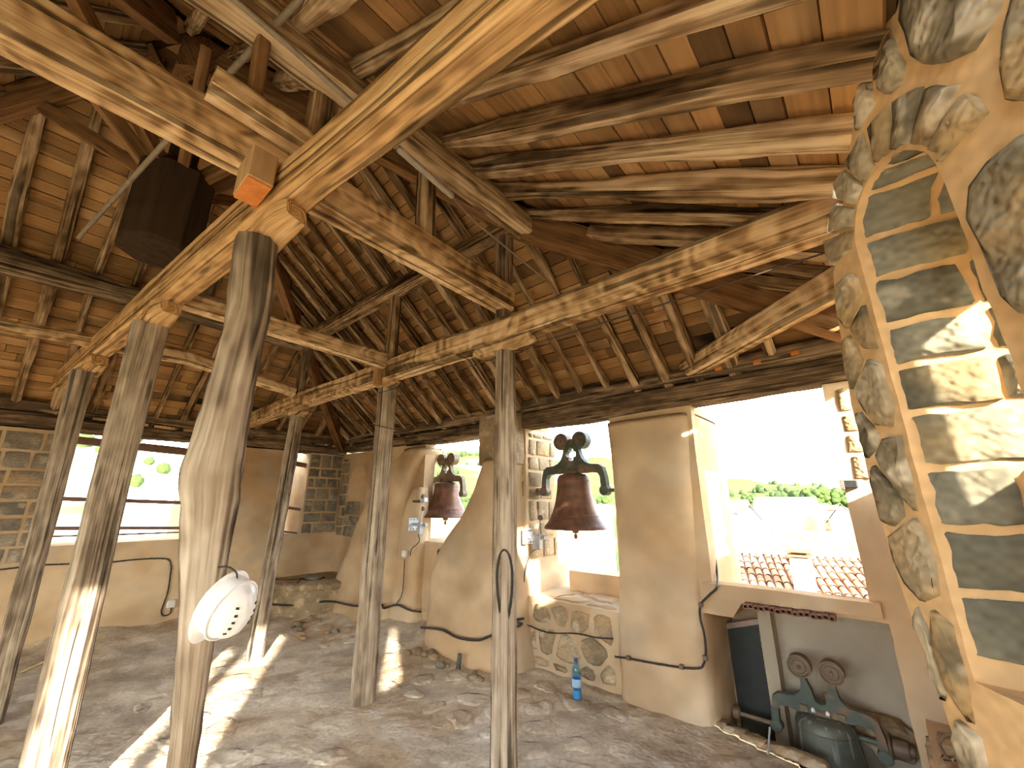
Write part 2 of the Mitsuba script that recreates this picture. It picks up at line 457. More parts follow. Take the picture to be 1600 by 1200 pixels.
plain('white_plastic', (0.80, 0.82, 0.86), 0.28)
plain('box_white', (0.72, 0.72, 0.70), 0.5)
plain('black_plastic', (0.016, 0.016, 0.018), 0.5)
plain('cable_black', (0.035, 0.03, 0.028), 0.55)
plain('galvanised', (0.42, 0.45, 0.50), 0.45, 0.6, var=0.2)
plain('iron', (0.17, 0.12, 0.085), 0.6, 0.2, var=0.35)
plain('rod', (0.24, 0.19, 0.13), 0.6, 0.1, var=0.3)
plain('rod_pale', (0.45, 0.40, 0.32), 0.6, var=0.2)
plain('door_dark', (0.014, 0.018, 0.016), 0.55, var=0.4)
plain('frame_wood', (0.33, 0.24, 0.19), 0.8, var=0.3)
plain('rail_wood', (0.20, 0.125, 0.09), 0.7, var=0.35)
plain('cap_blue', (0.03, 0.06, 0.30), 0.4)
plain('label_blue', (0.16, 0.42, 0.78), 0.5)
scene['bottle_plastic'] = {'type': 'thindielectric', 'int_ior': 1.4, 'specular_transmittance': {'type': 'rgb', 'value': [0.45, 0.75, 0.95]}, 'specular_reflectance': {'type': 'rgb', 'value': [1, 1, 1]}}
scene['water'] = {'type': 'twosided', 'bsdf': {'type': 'principled', 'base_color': {'type': 'rgb', 'value': [0.30, 0.52, 0.72]}, 'roughness': 0.15}}
scene['bronze_brown'] = {'type': 'twosided', 'bsdf': {'type': 'principled', 'base_color': mikit.proc(lambda p, n, uv: mix((0.075, 0.035, 0.022), (0.24, 0.115, 0.065), fbm(p.x * 6, p.y * 6, p.z * 16, 4)) * (0.75 + 0.5 * noise(p.x * 30, p.y * 30, p.z * 5))), 'roughness': 0.5, 'metallic': 0.25}}
scene['bronze_green'] = {'type': 'twosided', 'bsdf': {'type': 'principled', 'base_color': mikit.proc(lambda p, n, uv: mix(mix((0.055, 0.06, 0.045), (0.15, 0.165, 0.135), fbm(p.x * 7, p.y * 7, p.z * 9, 4)), (0.26, 0.30, 0.27), 0.6 * smoothstep(0.6, 0.8, noise(p.x * 40, p.y * 40, p.z * 3)))), 'roughness': 0.5, 'metallic': 0.2}}
scene['iron_green'] = {'type': 'twosided', 'bsdf': {'type': 'principled', 'base_color': mikit.proc(lambda p, n, uv: mix(mix((0.045, 0.062, 0.050), (0.12, 0.15, 0.12), fbm(p.x * 9, p.y * 9, p.z * 9, 4)), (0.23, 0.14, 0.085), 0.8 * smoothstep(0.52, 0.68, fbm(p.x * 7 + 3, p.y * 7, p.z * 7, 3)))), 'roughness': 0.55, 'metallic': 0.15}}
scene['iron_rust'] = {'type': 'twosided', 'bsdf': {'type': 'principled', 'base_color': mikit.proc(lambda p, n, uv: mix((0.10, 0.075, 0.05), (0.26, 0.19, 0.12), fbm(p.x * 14, p.y * 14, p.z * 14, 4))), 'roughness': 0.6, 'metallic': 0.2}}
scene['canvas'] = diffuse(lambda p, n, uv: mix((0.50, 0.43, 0.34), (0.66, 0.60, 0.50), fbm(p.x * 9, p.y * 9, p.z * 9, 3)))
# outside
scene['hill'] = diffuse(lambda p, n, uv: mix(mix((0.055, 0.075, 0.030), (0.12, 0.135, 0.055), fbm(p.x * 0.03, p.y * 0.03, p.z * 0.03, 4)), (0.36, 0.31, 0.22), smoothstep(0.50, 0.62, fbm(p.x * 0.012 + 4, p.y * 0.012, p.z * 0.03, 4))))
scene['cliff'] = diffuse(lambda p, n, uv: mix(mix((0.42, 0.36, 0.27), (0.58, 0.51, 0.40), fbm(p.x * 0.08, p.y * 0.08, p.z * 0.3, 4)), (0.13, 0.14, 0.05), smoothstep(0.60, 0.74, fbm(p.x * 0.035 + 7, p.y * 0.035, p.z * 0.03, 4))))
scene['leaf'] = diffuse(lambda p, n, uv: mix((0.03, 0.055, 0.018), (0.09, 0.125, 0.04), fbm(p.x * 1.5, p.y * 1.5, p.z * 1.5, 3)))
scene['leaf_pine'] = diffuse(lambda p, n, uv: mix((0.03, 0.05, 0.022), (0.075, 0.10, 0.04), fbm(p.x * 0.4, p.y * 0.4, p.z * 0.4, 3)))
scene['whitewash'] = diffuse(lambda p, n, uv: mix((0.60, 0.58, 0.54), (0.74, 0.72, 0.68), fbm(p.x * 0.4, p.y * 0.4, p.z * 0.4, 3)))
scene['grey_wall'] = diffuse(lambda p, n, uv: mix((0.17, 0.18, 0.20), (0.27, 0.28, 0.30), fbm(p.x * 0.4, p.y * 0.4, p.z * 0.4, 3)))


def tile_fn(p, n, uv):
    k = dr.floor(uv.x / 100.0)
    t = cell_rand(k, 4, 4)
    return mix(mix((0.32, 0.14, 0.075), (0.50, 0.28, 0.155), t), (0.56, 0.42, 0.26), 0.6 * smoothstep(0.45, 0.7, fbm(p.x * 1.1, p.y * 1.1, p.z * 1.1, 3)))


scene['tile'] = diffuse(tile_fn)
plain('window_dark', (0.05, 0.05, 0.055), 0.3)
plain('dirt', (0.30, 0.25, 0.18), 0.9, var=0.2)
# ------------------------------------------------------------------ roof planes (height of the rafters' middle)
SL = 0.82; APEX = 5.966; KX = 2.2; KZ = APEX - SL * KX; SL2 = 0.55
F1_END = 4.37


def z_far(Y): return APEX - SL * Y
def z_right(X): return APEX - SL * X if X <= KX else KZ - SL2 * (X - KX)
def hip_x(Y):          # right hip: X where the far (or back) slope meets the right slope
    Y = abs(Y)
    return Y if Y <= KX else KX + SL * (Y - KX) / SL2
def hip_y(X): return X if X <= KX else KX + SL2 * (X - KX) / SL


def hexa(b, t):
    v = A_(list(b) + list(t), float)
    f = A_([[0, 3, 2], [0, 2, 1], [4, 5, 6], [4, 6, 7], [0, 1, 5], [0, 5, 4], [1, 2, 6], [1, 6, 5], [2, 3, 7], [2, 7, 6], [3, 0, 4], [3, 4, 7]])
    if np.einsum('ij,ij->i', v[f[:, 0]], np.cross(v[f[:, 1]], v[f[:, 2]])).sum() < 0: f = f[:, ::-1]
    return v, f


def slope_boards(holder, pt, lims, run0, run1, run_step, seed, up=0.075, blen=(1.5, 3.0)):
    """boards laid along the eave: pt(a, run, lift) -> xyz, lims(run) -> (a0, a1)"""
    r = R_(seed); run = run0; n = 0
    while run < run1 - 0.02:
        st = run_step * r.uniform(0.85, 1.15)
        e = min(run + st, run1)
        a0, a1 = lims(run); b0, b1 = lims(e)
        lo, hi = min(a0, b0), max(a1, b1)
        cuts = [lo]
        while cuts[-1] < hi:
            cuts.append(cuts[-1] + r.uniform(*blen))
        if len(cuts) > 2 and hi - cuts[-2] < 0.5: cuts.pop(-2)
        cuts[-1] = hi
        for c0, c1 in zip(cuts[:-1], cuts[1:]):
            q = [(max(c0, a0), run), (min(c1, a1), run), (min(c1, b1), e), (max(c0, b0), e)]
            if q[1][0] - q[0][0] < 0.02 and q[2][0] - q[3][0] < 0.02: continue
            q = [(min(x, q[1 if k in (0, 1) else 2][0]) if k in (0, 3) else max(x, q[0 if k == 1 else 3][0]), y) for k, (x, y) in enumerate(q)]
            g = 0.003; lift = up + r.uniform(0, 0.007); tl = r.uniform(-0.002, 0.002)
            q2 = [(q[0][0] + g, q[0][1] + g), (q[1][0] - g, q[1][1] + g), (q[2][0] - g, q[2][1] - g), (q[3][0] + g, q[3][1] - g)]
            m = hexa([pt(x, y, lift + tl * k) for k, (x, y) in enumerate(q2)], [pt(x, y, lift + 0.022) for x, y in q2])
            tn = tone() * 100
            uv = A_([(x + tn + 10, y) for x, y in q2] * 2)
            put('plank', m, 'plank', holder, uv=uv)
        run = e


def deck(name, rows, pt, label):
    """the roof deck above the boards: rows of (run, a0, a1)"""
    ms = []
    for (r0, a0, a1), (r1, b0, b1) in zip(rows[:-1], rows[1:]):
        ms.append(hexa([pt(a0, r0, 0.108), pt(a1, r0, 0.108), pt(b1, r1, 0.108), pt(b0, r1, 0.108)], [pt(a0, r0, 0.16), pt(a1, r0, 0.16), pt(b1, r1, 0.16), pt(b0, r1, 0.16)]))
    k = put(name, cat(ms), 'wood_deck')
    return tag(k, label, kind='structure')


scene['wood_deck'] = {'type': 'twosided', 'bsdf': {'type': 'diffuse', 'reflectance': {'type': 'rgb', 'value': [0.10, 0.06, 0.03]}}}
nz = math.sqrt(1 + SL * SL); nz2 = math.sqrt(1 + SL2 * SL2)
p_far = lambda a, r, l: (a, r + l * SL / nz, APEX - SL * r + l / nz)
p_back = lambda a, r, l: (a, -(r + l * SL / nz), APEX - SL * r + l / nz)
p_left = lambda a, r, l: (-(r + l * SL / nz), a, APEX - SL * r + l / nz)
def p_right(a, r, l):
    if r <= KX: return (r + l * SL / nz, a, APEX - SL * r + l / nz)
    return (r + l * SL2 / nz2, a, KZ - SL2 * (r - KX) + l / nz2)


lim_f = lambda r: (-r, hip_x(r))
lim_l = lambda r: (-r, r)
lim_r = lambda r: (-hip_y(r), hip_y(r))
ce = 4.0
ro = []
for o_ in (0.20, 0.26):
    ro += [(0, 0, APEX + o_)] + [(x, y, z + o_) for x, y, z in ((-4.02, -4.02, APEX - SL * 4.02), (-4.02, 4.02, APEX - SL * 4.02), (KX, KX, KZ), (KX, -KX, KZ), (F1_END, hip_y(F1_END), z_right(F1_END)), (F1_END, -hip_y(F1_END), z_right(F1_END)), (hip_x(4.02), 4.02, APEX - SL * 4.02), (hip_x(4.02), -4.02, APEX - SL * 4.02))]
rf = [(0, 2, 1), (0, 3, 2), (2, 3, 8), (0, 4, 3), (3, 4, 6), (3, 6, 5), (0, 1, 4), (1, 9, 4), (3, 5, 8), (4, 9, 6), (5, 8, 6), (6, 8, 9)][:10]
rf = [t_ for t_ in rf if max(t_) < 9] + [(1, 10, 4), (4, 10, 7), (3, 6, 9), (2, 3, 9)] if False else [(0, 2, 1), (0, 3, 2), (2, 3, 7), (0, 4, 3), (3, 4, 6), (3, 6, 5), (0, 1, 4), (1, 8, 4), (3, 5, 7), (4, 8, 6)]
tag(put('roof', (A_(ro, float), A_(rf + [tuple(np.add(t_, 9)) for t_ in rf])), 'wood_deck'), 'outer cover of the hipped roof', kind='structure')
c1 = deck('ceiling_far', [(0, 0, 0), (KX, -KX, KX), (ce, -ce, hip_x(ce))], p_far, 'boarded underside of the far roof slope above the bell openings')
c2 = deck('ceiling_right', [(0, 0, 0), (KX, -KX, KX), (F1_END, -hip_y(F1_END), hip_y(F1_END))], p_right, 'boarded underside of the right roof slope with broad brown boards')
c3 = deck('ceiling_left', [(0, 0, 0), (KX, -KX, KX), (ce, -ce, ce)], p_left, 'boarded underside of the left roof slope')
c4 = deck('ceiling_back', [(0, 0, 0), (KX, -KX, KX), (ce, -ce, hip_x(ce))], p_back, 'boarded underside of the near left roof slope')
slope_boards(c1, p_far, lim_f, 0.0, ce, 0.100, 11)
slope_boards(c2, p_right, lim_r, 0.0, KX, 0.103, 12)
slope_boards(c2, p_right, lim_r, KX, F1_END, 0.118, 13)
slope_boards(c3, p_left, lim_l, 0.0, ce, 0.100, 14)
slope_boards(c4, p_back, lim_f, 0.0, ce, 0.105, 15)

# ------------------------------------------------------------------ rafters
ORD = ['first', 'second', 'third', 'fourth', 'fifth', 'sixth', 'seventh', 'eighth', 'ninth', 'tenth', 'eleventh', 'twelfth', 'thirteenth', 'fourteenth', 'fifteenth', 'sixteenth', 'seventeenth', 'eighteenth', 'nineteenth', 'twentieth', 'twenty-first', 'twenty-second', 'twenty-third', 'twenty-fourth', 'twenty-fifth', 'twenty-sixth', 'twenty-seventh', 'twenty-eighth', 'twenty-ninth', 'thirtieth']


def rafters(where, pts, pt, seed, start, w=0.08, h=0.11):
    r = R_(seed)
    for i, (a, r0, r1) in enumerate(pts):
        n = 5
        rr = np.linspace(r0, r1, n)
        P = A_([pt(a + r.uniform(-.012, .012), q, r.uniform(-.012, .004)) for q in rr])
        if r1 > KX + 0.1 and pt is p_right and r0 < KX - 0.1: P = A_([pt(a, q, 0) for q in (r0, KX, (KX + r1) / 2, r1)])
        s = r.uniform(0.85, 1.12)
        wood('rafter', P, w * s, h * r.uniform(0.9, 1.05), 'wood_rafter', f'rough rafter of the {where}, {ORD[i]} from {start}', 'rafter', f'rafters of the {where}', seed=seed * 40 + i, rough=0.015, wave=0.008, chamfer=r.uniform(0.15, 0.3))


XF = [x for x in np.arange(-3.78, 3.7, 0.31)]
rafters('far roof slope', [(x, max(abs(x) if x < 0 else hip_y(x), 0.22) + 0.04, 3.93) for x in XF], p_far, 3, 'its left corner')
rafters('right roof slope', [(y, max(hip_x(y), 0.22) + 0.04, F1_END + 0.0) for y in [0.25 - 0.32 * k for k in range(12, 0, -1)] + [0.25 + 0.322 * k for k in range(11)]], p_right, 4, 'behind the camera', w=0.088, h=0.115)
rafters('left roof slope', [(y, max(abs(y), 0.22) + 0.04, 3.93) for y in np.arange(-3.5, 3.7, 0.335)], p_left, 5, 'its near end')
rafters('near left roof slope', [(x, max(abs(x) if x < 0 else hip_y(x), 0.22) + 0.04, 3.93) for x in np.arange(-3.5, 3.6, 0.36)], p_back, 6, 'its left end')

# hip rafters, sawn brown
for nm, pts in (('to the far left corner', [(-0.2, 0.2), (-3.85, 3.85)]), ('to the near left corner', [(-0.2, -0.2), (-3.85, -3.85)])):
    P = [(x, y, APEX - SL * abs(x) - 0.12) for x, y in pts]
    wood('hip_rafter', P, 0.12, 0.26, 'wood_brown', f'sawn brown hip rafter from the king post {nm}', 'hip rafter', seed=21 + len(nm), rough=0.002, chamfer=0.05)
for nm, s in (('to the corner by the stone pier', 1), ('to the corner behind the camera', -1)):
    P = [(0.2, 0.2 * s, APEX - SL * 0.2 - 0.12), (KX, KX * s, KZ - 0.13), (F1_END, hip_y(F1_END) * s, z_right(F1_END) - 0.12)]
    wood('hip_rafter', P, 0.12, 0.26, 'wood_brown', f'sawn brown hip rafter from the king post {nm}', 'hip rafter', seed=31 + s, rough=0.002, chamfer=0.05)

# king post with its octagonal pendant and struts
kp = thing('king_post', 'dark polygonal king post block hanging under the roof peak, fanned by brown struts', 'king post')
ang = np.arange(8) * np.pi / 4 + np.pi / 8
oct_ = lambda r, z: [(0.0 + r * math.cos(a), 0.12 + r * math.sin(a), z) for a in ang]
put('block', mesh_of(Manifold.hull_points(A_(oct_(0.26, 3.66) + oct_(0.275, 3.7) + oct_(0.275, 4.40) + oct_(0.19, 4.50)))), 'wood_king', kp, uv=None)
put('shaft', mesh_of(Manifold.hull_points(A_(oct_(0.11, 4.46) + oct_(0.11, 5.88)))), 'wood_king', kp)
put('collar', mesh_of(Manifold.hull_points(A_(oct_(0.24, 5.45) + oct_(0.24, 5.80) + oct_(0.2, 5.42)))), 'wood_brown', kp)
for a in (45, 90, 135, 180, 225, 270, 315, 0):
    c, s = math.cos(math.radians(a)), math.sin(math.radians(a))
    m_ = max(abs(c), abs(s)); d = 0.80 / m_
    zt = APEX - SL * 0.80 - 0.20
    if a % 90 == 45: zt -= 0.08
    wood('strut', [(0.20 * c, 0.12 + 0.20 * s, 4.42), (d * c, 0.12 * (1 - 0.8) + d * s, zt)], 0.075, 0.11, 'wood_brown', parent=kp, seed=50 + a, rough=0.002, chamfer=0.06)

# ------------------------------------------------------------------ tie beams and purlins
mainY = lambda X: 0.161 + 0.0976 * X
wood('main_beam', [(-3.95, mainY(-3.95), 3.19), (0.3, mainY(.3), 3.195), (4.95, mainY(4.95), 3.195)], 0.145, 0.24, 'wood_main', 'big light brown main tie beam running overhead across the whole picture', 'beam', seed=61, rough=0.010, step=0.08, chamfer=0.12)
wood('tie_beam', [(-3.9, 2.0, 2.98), (-1.7, 2.03, 3.03), (0.3, 2.15, 3.07), (2.0, 2.17, 3.07), (4.75, 2.2, 3.10)], 0.15, 0.21, 'wood_tan', 'long adze-marked tie beam across the far bay, carried by three posts', 'beam', seed=62, rough=0.008, chamfer=0.1)
wood('cross_beam', [(2.03, -3.85, 3.42), (2.03, 0.3, 3.41), (2.0, 2.2, 3.37)], 0.16, 0.23, 'wood_tan', 'adze-marked cross beam over the post with the hard hat', 'beam', seed=63, rough=0.008, chamfer=0.1)
wood('cross_beam', [(0.36, 0.3, 3.20), (0.33, 2.08, 3.17)], 0.12, 0.17, 'wood_tan', 'short adze-marked cross beam meeting the tie beam at the second far post from the right', 'beam', seed=64, rough=0.008, chamfer=0.1)
wood('cross_beam', [(-1.65, -3.8, 3.28), (-1.65, -0.6, 3.25), (-1.62, 0.7, 3.31), (-1.66, 1.95, 3.15)], 0.12, 0.15, 'wood_tan', 'slightly bowed cross beam near the left wall', 'beam', seed=65, rough=0.010, chamfer=0.3)
wood('purlin', [(2.22, -2.15, 4.0), (2.22, 2.25, 4.0)], 0.16, 0.19, 'wood_rafter', 'weathered purlin under the right roof slope', 'purlin', seed=66, rough=0.014)
wood('purlin', [(-2.1, 2.10, 4.03), (2.2, 2.12, 4.03)], 0.14, 0.17, 'wood_rafter', 'pale weathered purlin under the far roof slope', 'purlin', seed=67, rough=0.010)
wood('purlin', [(-2.05, -2.1, 4.02), (-2.05, 2.1, 4.02)], 0.20, 0.24, 'wood_dark', 'thick dark purlin under the left roof slope', 'purlin', seed=68, rough=0.012)
wood('purlin', [(-2.05, -2.12, 4.0), (2.2, -2.12, 4.0)], 0.16, 0.18, 'wood_dark', 'purlin under the near left roof slope', 'purlin', seed=69, rough=0.012)
wood('queen_post', [(0.33, 2.15, 3.16), (0.37, 2.13, 3.97)], 0.115, 0.12, 'wood_rafter', 'short upright strut over the tie beam joint with the orange block', 'strut', up=(1, 0, 0), seed=70, rough=0.006)
wood('queen_post', [(2.0, 2.17, 3.16), (2.01, 2.15, 4.05)], 0.13, 0.13, 'wood_dark', 'dark upright strut above the middle post', 'strut', up=(1, 0, 0), seed=71, rough=0.006)
wood('queen_post', [(-1.68, 2.02, 3.12), (-1.75, 2.08, 3.96)], 0.11, 0.11, 'wood_dark', 'small upright strut above the leftmost far post', 'strut', up=(1, 0, 0), seed=72, rough=0.006)
wood('queen_post', [(2.03, 1.30, 3.50), (2.08, 1.24, 4.02)], 0.11, 0.10, 'wood_rafter', 'upright strut standing halfway along the cross beam', 'strut', up=(1, 0, 0), seed=73, rough=0.006)
wood('queen_post', [(2.07, 0.50, 3.30), (2.15, 0.47, 4.02)], 0.13, 0.10, 'wood_rafter', 'upright strut rising from the main beam beside the stub beam', 'strut', up=(1, 0, 0), seed=74, rough=0.006)
wood('stub_beam', [(2.19, -0.02, 3.52), (2.19, 0.46, 3.50)], 0.13, 0.13, 'wood_tan', 'square cut stub of beam lying on top of the main beam', 'beam', seed=75, rough=0.006)
wood('stub_strut', [(2.17, 0.15, 3.58), (2.22, 0.12, 3.96)], 0.06, 0.09, 'wood_brown', 'little sawn brown strut on the stub beam', 'strut', up=(1, 0, 0), seed=76, rough=0.002)
k_ = thing('cut_block', 'freshly cut block with an orange lower face over the hard hat post', 'block')
put('body', rbox(2.03, 2.24, 0.175, 0.285, 3.125, 3.30, 0.006), 'wood_cut', k_)
put('end_grain', rbox(2.035, 2.235, 0.18, 0.28, 3.115, 3.127, 0.002), 'wood_orange_plain', k_)
scene['wood_cut'] = diffuse(lambda p, n, uv: mix((0.34, 0.20, 0.09), (0.62, 0.42, 0.22), fbm(p.x * 30, p.y * 30, p.z * 4, 4)))
scene['wood_orange_plain'] = diffuse(lambda p, n, uv: mix((0.52, 0.17, 0.04), (0.72, 0.29, 0.09), fbm(p.x * 40, p.y * 40, p.z * 9, 3)))
wood('brace', [(2.92, 3.80, 2.93), (4.6, 2.45, 3.0)], 0.13, 0.17, 'wood_tan', 'diagonal brace from the wall plate to the stone pier on the right', 'brace', seed=79, rough=0.006, chamfer=0.1)
# corbel blocks over the posts
for x, y, z, l, w, h, bs, lb in ((2.03, mainY(2.03), 3.005, 0.52, 0.15, 0.14, 'wood_main', 'corbel block between the main beam and the hard hat post'),
                         (0.33, mainY(.33), 3.01, 0.55, 0.15, 0.15, 'wood_main', 'corbel block between the main beam and the sunlit post'),
                         (-1.6, mainY(-1.6), 3.01, 0.5, 0.15, 0.14, 'wood_main', 'corbel block between the main beam and the leftmost post'),
                         (2.0, 2.17, 2.925, 0.62, 0.15, 0.10, 'wood_tan', 'corbel block on top of the middle post'),
                         (-1.68, 2.03, 2.885, 0.5, 0.15, 0.13, 'wood_tan', 'corbel block on the far post nearest the left wall'),
                         (0.33, 2.15, 2.93, 0.30, 0.14, 0.10, 'wood_tan', 'corbel block on the far post second from the right')):
    wood('corbel_block', [(x - l / 2, y - 0.0976 * l / 2 * (y < 1), z + 0.02, 0.8), (x - l / 2 + 0.08, y, z, 1), (x + l / 2 - 0.08, y, z, 1), (x + l / 2, y + 0.0976 * l / 2 * (y < 1), z + 0.02, 0.8)], w, h, bs, lb, 'corbel', seed=int(80 + x * 7), rough=0.006, step=0.06)
wood('joint_block', [(0.30, 2.06, 2.90), (0.30, 2.06, 3.13)], 0.13, 0.06, 'wood_orange2', 'orange brown block pegged on the far post second from the right', 'block', up=(1, 0, 0), seed=90, rough=0.002)
scene['wood_orange2'] = diffuse(wood_fn((0.30, 0.15, 0.06), (0.44, 0.25, 0.11), (0.55, 0.35, 0.17), crack=0.3, spread=0.1))

# wall plates and lintels
def plate(name, pts, w, h, bs, lb, seed, **kw):
    wood(name, pts, w, h, bs, lb, 'wall plate' if name == 'wall_plate' else 'lintel', seed=seed, **{**dict(rough=0.014, wave=0.006), **kw})


plate('lintel', [(0.62, 3.86, 2.685), (4.25, 3.84, 2.70)], 0.24, 0.21, 'wood_dark', 'dark timber lintel over the two right bell openings', 101)
plate('lintel', [(-1.62, 3.88, 2.68), (0.70, 3.90, 2.67)], 0.22, 0.17, 'wood_dark', 'timber lintel over the bell opening behind the far posts', 102)
plate('lintel', [(-3.75, 3.90, 2.73), (-1.45, 3.92, 2.70)], 0.22, 0.17, 'wood_dark', 'timber lintel above the small arched window near the corner', 103)
plate('lintel', [(-3.82, -3.9, 2.72), (-3.82, 3.85, 2.65)], 0.22, 0.17, 'wood_dark', 'timber lintel over the railed openings in the left wall', 104)
plate('wall_plate', [(-3.9, 3.80, 2.865), (0.4, 3.80, 2.86), (4.35, 3.76, 2.88)], 0.18, 0.14, 'wood_dark', 'dark irregular wall plate under the rafter feet of the far slope', 105, rough=0.02)
plate('wall_plate', [(-3.76, -3.9, 2.875), (-3.74, 3.75, 2.85)], 0.16, 0.14, 'wood_dark', 'dark wall plate under the rafter feet of the left slope', 106, rough=0.02)
plate('wall_plate', [(-3.9, -3.83, 2.84), (4.3, -3.83, 2.84)], 0.2, 0.16, 'wood_dark', 'dark wall plate on the wall behind the camera', 107)
plate('wall_plate', [(4.40, 1.75, 2.85), (4.40, 3.7, 2.85)], 0.10, 0.30, 'wood_dark', 'wall plate between the stone pier and the far wall', 108)
for i, (px, py, lb) in enumerate([(1124, 577, 'left'), (1184, 567, 'middle'), (1243, 553, 'right')]):
    p = atY(px, py, 3.70)
    tag(put('wedge', rbox(p[0] - .03, p[0] + .03, 3.655, 3.76, p[2] - .018, p[2] + .018), 'wood_orange'), f'small orange wooden wedge tucked on the dark lintel, {lb} one of three', 'wedge', 'wedges on the lintel')

# ------------------------------------------------------------------ posts
def post(name, pts, w, h, lb, seed, bs='wood_grey', **kw):
    return wood(name, pts, w, h, bs, lb, 'post', 'timber posts carrying the beams', up=(1, 0.0, 0), seed=seed, **{**dict(rough=0.010, step=0.07, chamfer=0.16), **kw})


P1 = [(2.03, .31, 2.94, 1.0), (2.03, .335, 2.59, .93), (2.02, .325, 2.07, 1.0), (2.02, .32, 1.80, 1.22), (2.02, .335, 1.70, 1.12), (2.02, .345, 1.55, 1.02), (2.03, .36, 1.3, 1.02), (2.03, .385, .97, 1.0), (2.03, .41, .6, 1.15), (2.02, .43, -.03, 1.25)]
k1 = post('post', P1, 0.125, 0.12, 'gnarled crooked grey post with the white hard hat hanging on it', 111, rough=0.022, chamfer=0.28)
post('post', [(.33, .165, 2.94), (.33, .175, 1.8), (.33, .21, -.03)], 0.19, 0.15, 'straight square post in the left foreground, its lower half in sunshine', 112)
post('post', [(-1.6, -.055, 2.94), (-1.6, -.02, 1.9), (-1.6, .02, -.03)], 0.17, 0.15, 'square post at the left edge of the picture, in shade', 113)
post('post', [(2.02, 2.17, 2.88), (2.02, 2.17, -.03)], 0.155, 0.14, 'tall split post in the middle with a loop of cable hung on it', 114, rough=0.008)
post('post', [(.30, 2.17, 2.88), (.33, 2.17, -.03)], 0.165, 0.15, 'cracked post left of the tall plastered buttress beside the sunlit patch', 115, rough=0.008)
post('post', [(-1.66, 2.03, 2.83, .9), (-1.60, 1.98, 1.6, .92), (-1.55, 1.93, .8, 1.0), (-1.52, 1.90, -.05, 1.15)], 0.16, 0.14, 'thin leaning far post behind the hard hat, foot in sunshine', 116, rough=0.014, chamfer=0.3)

# ------------------------------------------------------------------ floor
gx, gy = np.meshgrid(np.linspace(-3.9, 5.8, 250), np.linspace(-4.6, 3.95, 220), indexing='ij')


def floor_z(x, y):
    p = np.stack([x, y, 0 * x], -1)
    z = (meshkit.fbm(p * 1.1, 3, 4) - 0.5) * 0.06 + (meshkit.fbm(p * 4.5, 4, 8) - 0.5) * 0.05
    z = z + 0.16 * np.clip(1 - (x + 3.75) / 1.1, 0, 1) ** 1.5 * (0.4 + meshkit.noise(p * 1.6, 3))
    z = z + 0.14 * np.clip(1 - (3.75 - y) / 1.0, 0, 1) ** 1.5 * np.clip((0.6 - x) / 1.5, 0, 1)
    pit = np.clip((x - (2.80 + 0.25 * np.clip(3.85 - y, 0, 1))) / 0.06, 0, 1) * np.clip((4.12 - x) / 0.06, 0, 1) * np.clip((y - (3.80 - 0.30 * np.clip(x - 2.85, 0, 0.8))) / 0.06, 0, 1)
    return z * (1 - pit) - 0.75 * pit


gz = floor_z(gx, gy)
n_, m_ = gx.shape
ii, jj = np.meshgrid(np.arange(n_ - 1), np.arange(m_ - 1), indexing='ij')
kk = (ii * m_ + jj)
fl = np.stack([kk, kk + m_, kk + m_ + 1, kk + 1], -1).reshape(-1, 4)
tag(put('floor', (np.stack([gx, gy, gz], -1).reshape(-1, 3), fl), 'floor_dirt', smooth=True), 'uneven pale floor of trodden rubble and dust', kind='structure')
r = R_(5)
region = sbox(-1.6, 0.9, 2.75, 3.5)
flat = lambda t, d, h: np.stack([t, d, floor_z(t, d) + h * 0.55], -1)
polys = rubble(sbox(-0.2, 2.35, 2.75, 3.62), 0.36, 9, gap=0.10, aspect=0.8) + rubble(sbox(-2.9, 2.5, -0.3, 3.3), 0.42, 10, gap=0.16) + rubble(sbox(-1.6, 0.75, 1.6, 1.9), 0.4, 12, gap=0.14)
for i, q in enumerate(polys):
    if r.rand() < 0.25: continue
    s = polystone(flat, q, 0.022, 700 + i, bev=0.05, amp=0.012)
    if s: put('stone', s[0], 'floor_dirt', 'floor', smooth=True)

# ------------------------------------------------------------------ walls
def arch_poly(x0, x1, z0, zs, n=14):
    c, rr = (x0 + x1) / 2, (x1 - x0) / 2
    return [(x0, z0), (x1, z0)] + [(c + rr * math.cos(a), zs + rr * math.sin(a)) for a in np.linspace(0, math.pi, n)]


W = mbox(-4.75, 5.6, 3.8, 4.75, -1.0, 2.60)
W -= mbox(-1.12, 0.42, 3.6, 5, 1.15, 2.9)
W -= mbox(-2.1, 0.42, 3.98, 5, 1.15, 2.9)
W -= mbox(0.90, 2.07, 3.6, 5, 0.68, 2.9)
W -= mbox(0.2, 2.07, 4.42, 5, 0.95, 2.9)
W -= mbox(2.92, 3.94, 3.6, 5, 1.04, 2.9)
yz = lambda poly, x0, x1: CrossSection([A_(poly)], m3.FillRule.NonZero).extrude(x1 - x0).transform(A_([[0, 0, 1, x0], [1, 0, 0, 0], [0, 1, 0, 0]], float))
W -= yz([(3.78, 1.045), (5.0, 0.835), (5.0, 1.3), (3.78, 1.3)], 2.92, 3.94)
W -= yz([(3.6, -0.8), (4.58, -0.8), (4.58, 0.80), (4.15, 0.915), (3.6, 0.915)], 2.62, 4.02)
W -= xz_prism(arch_poly(-3.40, -2.78, 1.10, 2.05), 3.7, 4.4)
W -= xz_prism(arch_poly(-3.05, -2.68, 1.10, 1.9), 4.2, 5)
W += mbox(1.10, 2.12, 4.38, 4.66, 0.6, 0.90)
W += mbox(2.66, 2.79, 4.15, 4.6, -0.8, 0.90)
W = W + xz_prism([(2.86, 0.95), (4.0, 0.95), (4.0, 1.045), (2.86, 1.045)], 3.74, 3.9)
